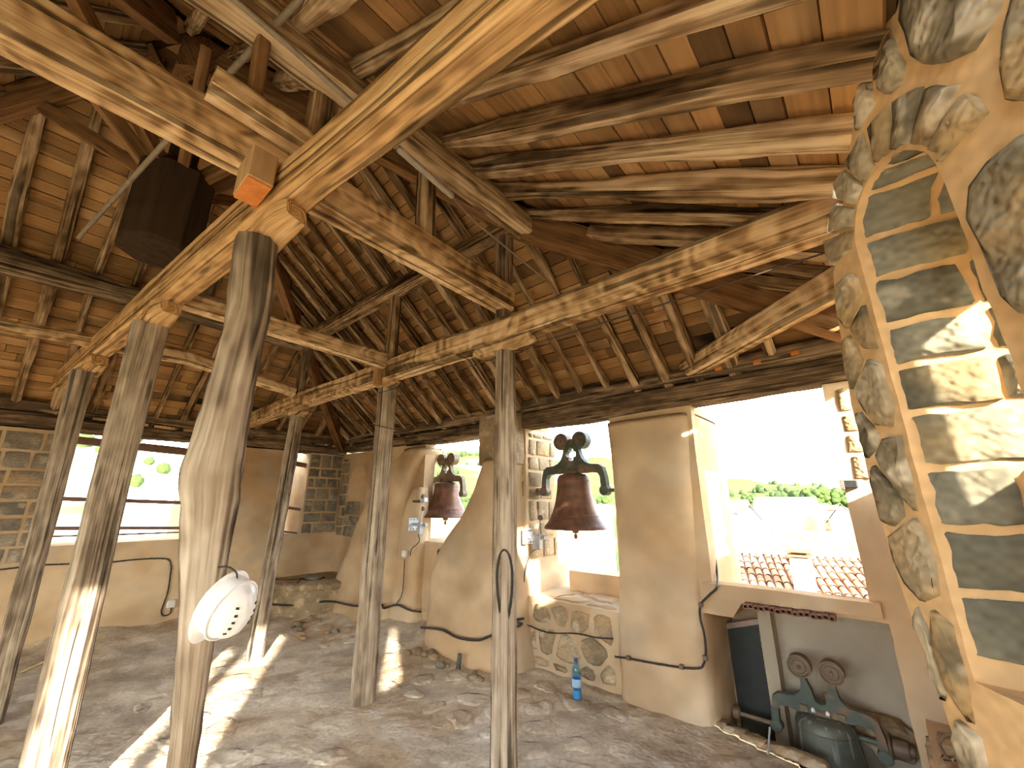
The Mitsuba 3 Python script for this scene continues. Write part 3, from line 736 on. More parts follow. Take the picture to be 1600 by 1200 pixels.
wf = put('wall_far', rough_mesh(W, 0.09, 0.014, 1.8, 3, 0.004), 'plaster', smooth=40)
tag(wf, 'tan plastered far wall with three bell openings', kind='structure')

W = mbox(-4.7, -3.7, -4.75, 4.75, -1.0, 2.58)
W -= mbox(-4.9, -3.5, 0.02, 1.46, 1.18, 2.9)
gap = CrossSection([A_([(2.80, 1.16), (3.14, 1.16), (3.14, 2.7), (2.72, 2.7), (2.74, 2.2), (2.84, 1.9), (2.86, 1.7), (2.80, 1.4)])], m3.FillRule.NonZero).extrude(1.6).transform(A_([[0, 0, 1, -4.95], [1, 0, 0, 0], [0, 1, 0, 0]], float))
W -= gap
wl = put('wall_left', rough_mesh(W, 0.10, 0.012, 1.8, 7, 0.004), 'plaster', smooth=40)
tag(wl, 'tan plastered left wall with railed window openings', kind='structure')

W = mbox(-4.7, 5.7, -4.40, -3.9, -1.0, 2.78)
W -= mbox(0.0, 2.4, -5, -3.5, 0.3, 2.9)
W -= mbox(2.8, 5.9, -5, -3.5, 0.3, 2.9)
tag(put('wall_back', rough_mesh(W, 0.2, 0.012, 1.5, 9), 'plaster', smooth=40), 'plastered wall with two wide openings behind the camera', kind='structure')
W = mbox(5.35, 5.45, -4.75, 0.4, -1.0, 3.75)
W -= mbox(5.2, 5.9, -2.89, -2.56, 0.15, 3.65)
W -= mbox(5.2, 5.9, -2.44, -2.02, 0.15, 3.65)
W -= mbox(5.2, 5.9, -4.45, -4.22, 0.15, 3.3)
for y_ in (-4.1, -1.95, -0.95): W -= mbox(5.2, 5.9, y_, y_ + 0.85, 0.12, 1.1)
W -= CrossSection([A_([(-0.74, 2.38), (-0.22, 2.42), (-0.44, 3.12), (-0.52, 3.12)])], m3.FillRule.NonZero).extrude(1.0).transform(A_([[0, 0, 1, 5.1], [1, 0, 0, 0], [0, 1, 0, 0]], float))
W += mbox(4.42, 4.7, 1.92, 3.95, -1.0, 1.92)
W += mbox(4.42, 4.7, 1.92, 2.93, -1.0, 2.96)
W += mbox(4.42, 4.7, 1.60, 1.95, -1.0, 2.15)
W += mbox(4.09, 4.5, 2.85, 3.9, -1.0, 0.40)
tag(put('wall_right', rough_mesh(W, 0.12, 0.014, 1.8, 11, 0.006), 'plaster', smooth=40), 'plastered wall with narrow openings on the camera side', kind='structure')


# pillars: rounded sections that stand against the wall
def loft_pillar(secs, n=40, seed=1, amp=0.018, p=3.2):
    """secs: (z, x0, x1, y0, y1)"""
    S = A_(secs, float)
    zz = np.arange(S[0, 0], S[-1, 0] + 0.001, 0.06)
    C = np.stack([np.interp(zz, S[:, 0], S[:, k]) for k in range(1, 5)], 1)
    k_ = np.ones(5) / 5
    Cp = np.pad(C, ((2, 2), (0, 0)), mode='edge')
    C = np.stack([np.convolve(Cp[:, k], k_, 'valid') for k in range(4)], 1)
    a = np.arange(n) * 2 * np.pi / n
    c, s = np.cos(a), np.sin(a)
    ex, ey = np.sign(c) * np.abs(c) ** (2 / p), np.sign(s) * np.abs(s) ** (2 / p)
    x = (C[:, :1] + C[:, 1:2]) / 2 + (C[:, 1:2] - C[:, :1]) / 2 * ex
    y = (C[:, 2:3] + C[:, 3:4]) / 2 + (C[:, 3:4] - C[:, 2:3]) / 2 * ey
    v = np.stack([x, y, np.broadcast_to(zz[:, None], x.shape)], -1)
    q = v.reshape(-1, 3)
    d = (meshkit.fbm(q * 2.0, 3, seed) - 0.5) * 2 * amp + (meshkit.fbm(q * 9, 2, seed) - 0.5) * 0.012
    nn = np.stack([np.broadcast_to(c, x.shape), np.broadcast_to(s, x.shape), 0 * x], -1).reshape(-1, 3)
    q = q + nn * d[:, None]
    m = len(zz)
    i, j = np.meshgrid(np.arange(m - 1), np.arange(n), indexing='ij')
    f = np.stack([i * n + j, i * n + (j + 1) % n, (i + 1) * n + (j + 1) % n, (i + 1) * n + j], -1).reshape(-1, 4)
    f = np.vstack([f[:, [0, 1, 2]], f[:, [0, 2, 3]]])
    b = len(q); q = np.vstack([q, q[-n:].mean(0)[None]])
    f = np.vstack([f, np.stack([(m - 1) * n + np.arange(n), (m - 1) * n + (np.arange(n) + 1) % n, np.full(n, b)], -1)])
    return q, f


def pillar(secs, lb, seed, **kw):
    return tag(put('pillar', loft_pillar(secs, seed=seed, **kw), 'plaster', smooth=True), lb, 'pillar')


pillar([(-.06, -.55, 1.02, 3.30, 4.3), (.3, -.58, .95, 3.36, 4.3), (.76, -.62, .92, 3.42, 4.3), (1.09, -.50, .90, 3.46, 4.3), (1.28, -.34, .86, 3.48, 4.3), (1.5, -.10, .86, 3.50, 4.3), (1.9, .17, .86, 3.52, 4.3), (2.2, .29, .86, 3.54, 4.3), (2.24, .29, .86, 3.56, 4.3)], 'tall plastered buttress pillar widening to its foot, right behind the middle post', 201)
pillar([(-.06, -3.35, -1.5, 3.30, 4.2), (.4, -3.15, -1.5, 3.40, 4.2), (.85, -2.92, -1.48, 3.46, 4.2), (1.34, -2.70, -1.45, 3.5, 4.2), (1.95, -2.22, -1.35, 3.55, 4.2), (2.3, -1.85, -1.2, 3.6, 4.2), (2.56, -1.45, -1.0, 3.66, 4.2)], 'sloping plastered buttress behind the cracked far post, left of the small bell', 202)
pillar([(-.06, -1.62, -.95, 3.60, 3.9), (.4, -1.58, -1.0, 3.62, 3.9), (1.2, -1.52, -1.0, 3.64, 3.9), (1.6, -1.44, -1.02, 3.65, 3.9), (1.8, -1.35, -1.04, 3.68, 3.9), (1.93, -1.25, -1.1, 3.72, 3.9)], 'low round-headed plaster pier beside the small bell', 203)
pillar([(-.06, 1.98, 2.84, 3.70, 4.7), (.6, 2.0, 2.84, 3.72, 4.7), (1.3, 2.06, 2.86, 3.74, 4.7), (1.9, 2.04, 2.88, 3.74, 4.7), (2.2, 2.02, 2.9, 3.74, 4.7), (2.56, 1.99, 2.94, 3.74, 4.7)], 'broad plastered pillar between the large hanging bell and the right opening', 204, p=6.0, amp=0.012)

# masonry on the walls
mapY = lambda Y: (lambda t, d, h: np.stack([t, np.full_like(t, Y) - h, d], -1))
mapX = lambda X: (lambda t, d, h: np.stack([np.full_like(t, X) + h, t, d], -1))
seed_ = [1000]


def lay(holder, mapfn, blocks, h, bs, **kw):
    for a, b, c, d in blocks:
        seed_[0] += 1
        m, uv = block(mapfn, a, b, c, d, h, seed_[0], **kw)
        put('stone', m, bs, holder, smooth=True, uv=uv)


def lay_rubble(holder, mapfn, region, size, seed, h, bs, gap=0.03, aspect=1.0, bev=0.02, sel=None):
    for q in rubble(region, size, seed, gap, aspect):
        seed_[0] += 1
        s = polystone(mapfn, q, h, seed_[0], bev=bev)
        if s: put('stone', s[0], bs, holder, smooth=True, uv=s[1])


lay(wl, mapX(-3.7), courses(-1.25, 0.0, 1.0, 2.55, (0.17, 0.23), (0.22, 0.38), 31), 0.016, 'stone_grey')
lay(wl, mapX(-3.7), courses(-1.25, -0.2, 0.55, 1.0, (0.17, 0.23), (0.22, 0.38), 32), 0.012, 'stone_grey')
lay(wl, mapX(-3.7), courses(3.15, 3.78, 1.16, 2.57, (0.17, 0.22), (0.2, 0.33), 33), 0.016, 'stone_grey')
lay(wf, mapY(3.8), courses(-3.69, -3.42, 1.10, 2.52, (0.17, 0.22), (0.2, 0.3), 34), 0.016, 'stone_grey')
lay(wf, mapY(3.8), courses(-3.42, -2.95, 1.10, 1.72, (0.17, 0.22), (0.2, 0.3), 35), 0.016, 'stone_grey')
lay(wf, mapX(0.90), courses(3.84, 4.40, 1.05, 2.56, (0.15, 0.26), (0.2, 0.36), 36), 0.014, 'stone_tan')
lay(wf, mapY(3.80), courses(0.66, 0.88, 1.75, 2.54, (0.14, 0.22), (0.14, 0.26), 37), 0.02, 'stone_tan')
S_ = rough_mesh(mbox(0.30, 0.88, 3.58, 4.3, 2.15, 2.78), 0.07, 0.02, 2.6, 6, 0.008)
tag(put('pillar_head', S_, 'stone_tan', smooth=40), 'darker stone head on top of the plastered buttress pillar', 'pillar head')
# rubble showing under the middle bell opening
lay_rubble(wf, mapY(3.8), sbox(0.95, 0.02, 1.98, 0.66), 0.27, 41, 0.02, 'stone_tan', gap=0.04, bev=0.04)
lay_rubble(wf, mapY(3.8), sbox(-0.72, 0.3, -0.3, 1.1), 0.25, 42, 0.03, 'stone_tan', gap=0.04, bev=0.04)
q0 = lambda t, d, h: np.stack([t, d, np.full_like(t, 0.68) + h], -1)
lay_rubble(wf, q0, sbox(1.18, 3.82, 2.0, 4.36), 0.42, 43, 0.02, 'plaster', gap=0.05, bev=0.05)
lay(wf, mapY(3.8), courses(4.0, 4.14, 1.85, 2.56, (0.13, 0.2), (0.14, 0.2), 44), 0.016, 'stone_tan')
lay_rubble('wall_right', lambda t, d, h: np.stack([t, d, np.full_like(t, 0.40) + h], -1), sbox(4.10, 2.88, 4.4, 3.8), 0.3, 46, 0.03, 'stone_tan', gap=0.03, bev=0.05)
lay_rubble('wall_right', lambda t, d, h: np.stack([np.full_like(t, 4.09) - h, t, d], -1), sbox(2.86, 0.02, 3.8, 0.38), 0.26, 47, 0.02, 'stone_tan', gap=0.03, bev=0.04)

# hollow brick edge below the sill of the right opening
for i in range(16):
    x = 3.17 + i * 0.036
    zz = 0.925 + 0.004 * math.sin(i * 1.9)
    B = mbox(x, x + 0.032, 3.66, 3.76, zz - .016, zz + .016) - mbox(x + .005, x + .027, 3.64, 3.74, zz - .010, zz + .010)
    put('brick', mesh_of(B), 'brick_red', wf)
scene['brick_red'] = diffuse(lambda p, n, uv: mix((0.20, 0.10, 0.07), (0.36, 0.22, 0.16), fbm(p.x * 20, p.y * 20, p.z * 20, 2)))

# ------------------------------------------------------------------ the stone pier with the narrow arched window on the right
e_ = A_([-0.515, 0.858, 0.0]); e_ /= np.linalg.norm(e_)
nR = A_([0.858, 0.515, 0.0]); nR /= np.linalg.norm(nR)
O2 = A_([CAM[0], CAM[1], 0.0]) + nR * 0.95
DIRX = A_([1.0, 0.0, 0.0])


def mapR(s, z, h):       # the pier's face
    return O2 + s[:, None] * e_ + z[:, None] * A_([0, 0, 1.0]) - h[:, None] * nR


SIL = [(-0.9, -0.4), (1.56, -0.4), (1.50, 0.3), (1.52, 0.9), (1.55, 1.31), (1.60, 1.475), (1.62, 1.75), (1.606, 2.21), (1.555, 2.52), (1.46, 2.67), (1.37, 2.80), (1.24, 2.98), (1.10, 3.21), (0.92, 3.55), (-0.9, 3.55)]
JB, JC, ZS, ZB = 1.405, 1.055, 2.53, 1.26
AC, AR = (JB + JC) / 2, (JB - JC) / 2
prof = [(JB, ZB), (JB, ZS)] + [(AC + AR * math.cos(a), ZS + AR * 1.05 * math.sin(a)) for a in np.linspace(0, math.pi, 15)[1:-1]] + [(JC, ZS), (JC, ZB)]
DEP = 0.37
cs = CrossSection([A_(SIL)], m3.FillRule.NonZero) - CrossSection([A_(prof[::-1])], m3.FillRule.NonZero)
M3 = cs.extrude(DEP)
cs2 = CrossSection([A_(SIL)], m3.FillRule.NonZero) - CrossSection([A_([(JC - 0.03, 1.90), (JB + 0.0, 1.90), (JB + 0.0, 2.40), (JC - 0.03, 2.40)])], m3.FillRule.NonZero)
M3 = M3 + cs2.extrude(0.05).translate([0, 0, DEP - 0.001])
Mx = np.stack([e_, A_([0, 0, 1.0]), DIRX, O2], 1)
M3 = M3.transform(Mx)
sp = put('stone_pier_wall', rough_mesh(M3, 0.06, 0.012, 3.0, 13, 0.006), 'mortar', smooth=40)
tag(sp, 'stone pier with a narrow round-arched slit filling the right edge of the picture', 'pier')
# rubble on its face, keeping clear of the slit and its voussoirs
ring = Polygon([(AC + (AR + 0.17) * math.cos(a), ZS + (AR + 0.17) * math.sin(a)) for a in np.linspace(0, math.pi, 17)] + [(JC - 0.0, ZS), (JC - 0.0, ZB), (JB + 0.0, ZB), (JB, ZS)])
face = Polygon([(s, z) for s, z in SIL]).buffer(-0.012).intersection(sbox(-0.75, 0.0, 3, 3.5)) if False else Polygon(SIL).buffer(-0.010)
reg_near = face.intersection(sbox(-0.75, 1.30, JC - 0.02, 3.5)).difference(ring)
lay_rubble(sp, mapR, reg_near, 0.36, 51, 0.026, 'stone_dark', gap=0.040, aspect=1.15, bev=0.03)
reg_up = face.intersection(sbox(JC - 0.02, ZS - 0.05, 1.7, 3.5)).difference(ring)
lay_rubble(sp, mapR, reg_up, 0.24, 52, 0.022, 'stone_dark', gap=0.025, aspect=1.3, bev=0.02)
reg_strip = face.intersection(sbox(JB + 0.012, 0.95, 1.7, ZS - 0.05))
lay_rubble(sp, mapR, reg_strip, 0.16, 53, 0.018, 'stone_dark', gap=0.016, aspect=1.5, bev=0.015)
mapV = lambda t, d, h: mapR(AC + (AR + d) * np.cos(t), ZS + (AR * 1.02 + d) * np.sin(t), h)
va = np.linspace(0.05, math.pi - 0.05, 9)
for i in range(8):
    seed_[0] += 1
    m, uv = block(mapV, va[i] + 0.03, va[i + 1] - 0.03, 0.006, 0.155, 0.016, seed_[0])
    put('voussoir', m, 'stone_dark', sp, smooth=True, uv=uv)
# ashlar of the sunlit reveal and the arch soffit
PF = A_(prof[:-1]); LF = np.concatenate([[0], np.cumsum(np.linalg.norm(np.diff(PF, axis=0), axis=1))])


def mapI(t, d, h):       # along the profile, depth along +X
    s = np.interp(t, LF, PF[:, 0]); z = np.interp(t, LF, PF[:, 1])
    s2 = np.interp(t + 0.01, LF, PF[:, 0]); z2 = np.interp(t + 0.01, LF, PF[:, 1]); s1 = np.interp(t - 0.01, LF, PF[:, 0]); z1 = np.interp(t - 0.01, LF, PF[:, 1])
    tx, tz = s2 - s1, z2 - z1; L = np.hypot(tx, tz) + 1e-9
    ns, nz_ = -tz / L, tx / L
    return O2 + (s + ns * h)[:, None] * e_ + (z + nz_ * h)[:, None] * A_([0, 0, 1.0]) + d[:, None] * DIRX


r = R_(61); t = 0.05
while t < LF[-1] - 0.12:
    hgt = r.uniform(0.135, 0.165) if t < 1.4 else r.uniform(0.085, 0.115)
    cut = r.uniform(0.19, 0.26)
    for d0, d1 in ((0.012, cut), (cut, DEP - 0.01)):
        seed_[0] += 1
        m, uv = block(mapI, t + 0.004, t + hgt - 0.004, d0 + 0.005, d1 - 0.005, 0.012, seed_[0], nt=4, nd=5, amp=0.004)
        put('ashlar', m, 'stone_ash', sp, smooth=True, uv=uv)
    t += hgt
scene['stone_ash'] = bumped(stone_fn((0.11, 0.105, 0.075), (0.24, 0.225, 0.165), (0.38, 0.35, 0.26), (0.33, 0.24, 0.12)), stone_h, 0.012, 3e-3)

# ------------------------------------------------------------------ bells
YS = 0.00168


def bell_profile(R, H, th=0.035):
    o = [(0.985, 0), (1.0, .015), (.985, .04), (.93, .075), (.87, .12), (.865, .13), (.855, .135), (.80, .19), (.775, .215), (.78, .225), (.77, .235), (.70, .32), (.635, .44), (.585, .58), (.55, .72), (.535, .82), (.53, .86), (.54, .87), (.535, .885), (.52, .92), (.49, .955), (.44, .98), (.30, 1.0), (.001, 1.005)]
    i = [(.001, .93), (.40, .91), (.46, .82), (.50, .60), (.60, .35), (.72, .2), (.84, .08), (.93, .0), (.985, 0)]
    return [(r_ * R, z_ * H) for r_, z_ in i[::1]] + [(r_ * R, z_ * H) for r_, z_ in o]


def cyl(axis, c, r, l, n=24, bevel=0.0):
    c = np.asarray(c, float); ax = {'x': A_([1., 0, 0]), 'y': A_([0, 1., 0]), 'z': A_([0, 0, 1.])}[axis] if isinstance(axis, str) else np.asarray(axis, float) / np.linalg.norm(axis)
    b = bevel or r * 0.1
    t_ = [-l / 2, -l / 2 + b, l / 2 - b, l / 2]
    return tube([c + ax * q for q in t_], [r - b, r, r, r - b], n)


def bell(cx, cy, zt, R, H, mat, ymat, lb, scale=1.0, quatrefoil=True, left_end=None, right_end=None, hub=False, wheel_mat=None):
    k = thing('bell', lb, 'bell')
    v, f = lathe(bell_profile(R, H), 56, (cx, cy, zt - H))
    put('body', (v, f), mat, k, smooth=35)
    s = YS * scale
    half = [(0, 270), (37, 268), (62, 212), (75, 160), (92, 120), (122, 86), (167, 67), (237, 62), (269, 40), (287, -30), (295, -110), (282, -145), (259, -145), (249, -100), (245, -30), (229, -2), (187, 5), (107, 5), (0, 0)]
    if not quatrefoil:
        half = [(0, 60), (28, 70), (40, 130), (58, 175), (70, 222), (96, 222), (92, 160), (104, 110), (140, 78), (237, 66), (269, 44), (287, -30), (295, -110), (282, -145), (259, -145), (249, -100), (245, -30), (229, -2), (187, 5), (107, -10), (0, -20)]
    pl = [(x, y) for x, y in half] + [(-x, y) for x, y in half[::-1][1:-1]]
    P = Polygon(pl).buffer(6).buffer(-6)
    if quatrefoil:
        from shapely.geometry import Point
        c = (0, 150)
        q = Point(c).buffer(20)
        for dx, dy in ((26, 0), (-26, 0), (0, 30), (0, -30)): q = q.union(Point(c[0] + dx, c[1] + dy).buffer(23))
        P = P.difference(q)
    th = 0.085 * scale
    cs = CrossSection([A_(P.exterior.coords)[:-1]] + [A_(h_.coords)[:-1] for h_ in P.interiors], m3.FillRule.EvenOdd)
    M_ = cs.scale((s, s)).extrude(th).transform(A_([[1, 0, 0, cx], [0, 0, -1, cy + th / 2], [0, 1, 0, zt]], float))
    yk = put('yoke', mesh_of(M_), ymat, k, smooth=25)
    # raised web along the yoke
    for sx in (-1, 1): put('strap', mesh_of(Manifold.hull_points(A_([(cx + sx * a * s, cy + dy, zt + b * s) for a, b in ((75, 40), (115, 40), (75, 5), (115, 5)) for dy in (-th * .75, th * .75)]))), 'iron_rust', k)
    for sx in (-1, 1):
        wx, wz = cx + sx * 86 * s, zt + 255 * s
        R_w = 66 * s
        prof_ = [(0.001, -.5), (.55, -.5), (.62, -.42), (.80, -.42), (.86, -.5), (1.0, -.48), (1.0, .48), (.86, .5), (.80, .42), (.62, .42), (.55, .5), (.001, .5)]
        v, f = lathe([(a * R_w, b * 0.13 * scale) for a, b in prof_], 32)
        v = np.stack([v[:, 0] + wx, -v[:, 2] + cy, v[:, 1] + wz], 1)
        w = put('counterweight', (v, f), wheel_mat or ymat, k, smooth=30)
        put('bolt', cyl('y', (wx, cy - 0.075 * scale, wz), 0.018 * scale, 0.03 * scale, 12), 'iron_rust', w)
        kx, kz = cx + sx * 272 * s, zt - 128 * s
        put('bearing', cyl('y', (kx, cy, kz), 36 * s, th * 1.3, 20), ymat, k, smooth=30)
        end = left_end if sx < 0 else right_end
        if end is not None:
            put('axle', tube([(kx, cy, kz), (end, cy, kz)], 0.020 * scale ** 0.5, 12), 'iron_rust', k, smooth=40)
            d = cyl('x', (end - sx * 0.02, cy, kz), 0.045, 0.05, 20)
            put('axle_collar', d, 'iron_rust', k, smooth=40)
    put('bridle', rbox(cx - 45 * s, cx + 45 * s, cy - th * .8, cy + th * .8, zt - 4 * s, zt + 28 * s, 0.008), 'iron_rust', k)
    put('clapper', cat([tube([(cx, cy, zt - H * .15), (cx, cy, zt - H * 0.98)], 0.015, 10), lathe([(0.001, -.05), (.03, -.045), (.045, -.01), (.04, .03), (.02, .07), (.001, .075)], 16, (cx, cy, zt - H - 0.0)), lathe([(0.001, -.10), (.014, -.095), (.02, -.07), (.014, -.045), (.001, -.04)], 12, (cx, cy, zt - H - 0.01))]), 'iron_rust', k, smooth=40)
    return k


bell(1.44, 4.02, 2.02, 0.355, 0.61, 'bronze_brown', 'iron_green', 'large rusty brown bell with a dark green yoke hanging left of the broad pillar', 0.90, left_end=0.905, right_end=2.06)
bell(-0.95, 4.12, 2.00, 0.36, 0.52, 'bronze_brown', 'iron_rust', 'small rusty bell half hidden behind the tall buttress pillar', 0.82, left_end=-1.50, right_end=None)
b3 = bell(3.50, 4.17, 0.14, 0.36, 0.56, 'bronze_green', 'iron_green', 'dark green bell standing low in the pit by the small dark doorway', 0.72, quatrefoil=False, left_end=2.86, right_end=None, wheel_mat='iron_rust')
put('crown', loft_pillar([(0.12, 3.40, 3.58, 4.12, 4.28), (0.20, 3.41, 3.57, 4.13, 4.27), (0.205, 3.41, 3.57, 4.13, 4.27)], n=20, amp=0.004), 'iron_green', b3, smooth=True)
for dx in (-0.045, 0.045):
    put('eye_bolt', lathe([(0.001, 0), (.013, 0.003), (.016, .015), (.010, .03), (.001, .034)], 12, (3.49 + dx, 4.125, 0.155)), 'box_white', b3, smooth=True)
    put('bolt', tube([(3.49 + dx * 1.1, 4.16, 0.20), (3.49 + dx * 1.1, 4.16, 0.30)], 0.010, 8), 'iron_rust', b3)
put('axle', tube([(3.68, 4.2, 0.045), (3.93, 4.2, 0.045)], 0.018, 12), 'iron_green', b3, smooth=40)
hb = put('hub', cat([cyl('x', (3.865, 4.2, 0.045), 0.082, 0.016, 28), cyl('x', (3.92, 4.2, 0.045), 0.052, 0.09, 24), cyl('x', (3.975, 4.2, 0.045), 0.034, 0.04, 20)]), 'iron', b3, smooth=40)

# ------------------------------------------------------------------ bell hammers and electrical bits
def hammer(px, py, X0, L, lb):
    p = atX(px, py, X0); y = p[1]
    k = thing('bell_hammer', lb, 'bell hammer')
    pl = put('wall_plate', rbox(X0 - .012, X0 + .010, y - .085, y + .085, p[2] - .085, p[2] + .085, .003), 'galvanised', k)
    for dy in (-.055, 0, .055):
        for dz in (-.065, .065): put('bolt', cyl('x', (X0 + .014, y + dy, p[2] + dz), .009, .012, 8), 'iron', pl)
    put('arm', rbox(X0, X0 + L, y - .022, y + .022, p[2] - .02, p[2] + .02, .003), 'galvanised', k)
    c = X0 + L * .62
    put('coil_box', rbox(c, c + .07, y - .075, y - .022, p[2] - .13, p[2] + .03, .006), 'galvanised', k)
    put('hammer_rod', tube([(c + .035, y - .04, p[2] + .02), (c + .05, y - .02, p[2] + .20)], .007, 8), 'galvanised', k)
    put('hammer_head', lathe([(.001, -.03), (.022, -.024), (.03, 0), (.022, .024), (.001, .03)], 14, (c + .05, y - .02, p[2] + .215)), 'iron', k, smooth=True)
    return A_([c, y - .07, p[2]])


h1 = hammer(646, 819, -1.02, 0.30, 'grey metal bell hammer bracket bolted beside the small bell')
h2 = hammer(824, 838, 0.915, 0.26, 'grey metal bell hammer bracket bolted on the stone reveal below the large bell')
p = atY(652, 783, 3.62)
k = thing('bell_motor_arm', 'black arm with a small clamp at the axle of the small bell', 'bracket')
put('bar', rbox(p[0] - .09, p[0] + .12, 3.60, 3.64, p[2] - .02, p[2] + .012, .004), 'black_plastic', k)
put('clamp', rbox(p[0] + .10, p[0] + .20, 3.59, 3.66, p[2] - .015, p[2] + .05, .006), 'galvanised', k)
put('knob', cyl('y', (p[0] + .15, 3.62, p[2] + .06), .035, .06, 16), 'iron', k, smooth=40)


def jbox(px, py, f, c, w, lb, axis):
    p = f(px, py, c)
    k = thing('junction_box', lb, 'junction box')
    if axis == 'y':
        put('body', rbox(p[0] - w, p[0] + w, c - .045, c + .01, p[2] - w, p[2] + w, .008), 'box_white', k)
        put('lid_seam', rbox(p[0] - w - .001, p[0] + w + .001, c - .030, c - .027, p[2] - w - .001, p[2] + w + .001, .0005), 'galvanised', k)
    else:
        put('body', rbox(c - .01, c + .045, p[1] - w, p[1] + w, p[2] - w, p[2] + w, .008), 'box_white', k)
        put('lid_seam', rbox(c + .027, c + .030, p[1] - w - .001, p[1] + w + .001, p[2] - w - .001, p[2] + w + .001, .0005), 'galvanised', k)
    return p


jbox(634, 865, atY, 3.62, .045, 'white junction box on the plaster beside the small bell', 'y')
jbox(267, 943, atX, -3.68, .048, 'white junction box low on the left wall', 'x')


def cable(pts, lb, r=0.009, clips=(), mat='cable_black'):
    k = tag(put('cable', tube(spline(pts, 10), r, 7), mat, smooth=True), lb, 'cable')
    for c in clips:
        put('clip', mesh_of(Manifold.hull_points(A_([np.asarray(c) + A_([a, b, d]) * 0.016 for a in (-1, 1) for b in (-1, 1) for d in (-1, 1)]))), 'iron', k)
    return k


fX = lambda L, X: [atX(a, b, X) for a, b in L]
fY = lambda L, Y: [atY(a, b, Y) for a, b in L]
cable(fX([(0, 890), (65, 883), (115, 881), (165, 879), (215, 874), (258, 873), (267, 882), (266, 900), (262, 925), (255, 945), (252, 956), (256, 962), (266, 958), (268, 948)], -3.675), 'black cable running along the left wall into the low junction box', 0.009)
fl_ = lambda px, py, z=0.0: atZ(px, py, z)
pc = A_([-3.22, 3.28, 0.0])
ring_ = [pc + A_([0.17 * math.cos(a) + 0.05, 0.17 * math.sin(a) - 0.05, 0.50 + 0.01 * math.sin(3 * a)]) for a in np.linspace(0.3, 6.6, 16)]
cable([(-3.62, 2.66, 0.95), (-3.60, 2.72, 0.62), (-3.52, 2.80, 0.50), (-3.30, 2.92, 0.50)] + ring_[8:] + ring_[1:9] + [(-3.1, 3.0, 0.52), (-2.95, 2.88, 0.45), (-2.92, 2.85, 0.15), (-2.99, 2.83, 0.13)], 'black cable coiled on the round stone bench in the corner', 0.010)
cable([(-3.3, 2.6, 0.20), (-2.9, 2.84, 0.20), (-2.55, 3.22, 0.24), (-1.9, 3.30, 0.26), (-1.45, 3.42, 0.32)] + fY([(600, 950), (620, 945), (640, 953), (657, 956)], 3.55), 'double black cable sagging along the foot of the sloping buttress', 0.015)
cable(fY([(658, 980), (690, 984), (715, 996), (745, 1000), (765, 994), (790, 985), (815, 975)], 3.28) + [(0.98, 3.45, 0.5), (1.05, 3.56, 0.52)], 'double black cable across the foot of the tall buttress pillar', 0.014)
cable(fY([(820, 975), (855, 988), (900, 990), (930, 996), (958, 998)], 3.755), 'thin black cable on the rubble below the large bell', 0.007)
cable(fY([(961, 1026), (982, 1029), (1020, 1036), (1065, 1043), (1092, 1044)], 3.69) + fY([(1099, 1038), (1103, 1020), (1100, 990), (1094, 965), (1095, 945), (1108, 930), (1120, 918)], 3.70) + [atY(1121, 900, 3.9), atY(1117, 870, 4.0), atY(1113, 860, 4.1)], 'black cable clipped round the broad pillar and up the right opening', 0.009, clips=fY([(982, 1028), (1065, 1042), (1095, 945)], 3.69) + fY([(1102, 1028)], 3.70))
cable(fY([(1228, 998), (1240, 1001), (1270, 1008), (1300, 1007), (1340, 1013), (1372, 1022), (1380, 1030), (1393, 1037)], 4.55), 'thin cable along the back wall of the niche with the green bell', 0.007)
cable([tuple(h1 + A_([.03, 0, -.12]))] + fY([(655, 846), (643, 858), (641, 868)], 3.575), 'thin cable from the hammer bracket to the white junction box', 0.006)
cable(fY([(632, 874), (631, 900), (628, 928), (618, 944), (604, 950)], 3.585), 'thin cable hanging from the white junction box by the small bell', 0.006)
cable([tuple(h2 + A_([.03, 0, -.12]))] + fY([(832, 862), (824, 878), (820, 895), (819, 910)], 3.74), 'thin cable hanging from the bracket on the stone reveal', 0.006)
# the loop on the middle post
lp = [CAM + ray(788 + 11.5 * math.sin(a) + 1.5 * math.sin(2 * a), 917 - 58 * math.cos(a)) * 2.78 for a in np.linspace(0, 2 * math.pi, 33)]
k = tag(put('cable_loop', tube(lp, 0.007, 7), 'cable_black', smooth=True), 'loop of black cable hung on the middle post', 'cable loop')
put('cable_loop_turn', tube([p + A_([0.006, 0.002, -0.004]) for p in lp[2:-3]], 0.006, 7), 'cable_black', k, smooth=True)

# tie rods and wires
plain('wire_brown', (0.07, 0.05, 0.035), 0.8, spec=0.1)


def rod(pts, r, mat, lb):
    return tag(put('iron_rod', tube(pts, r, 10), mat, smooth=True), lb, 'rod')


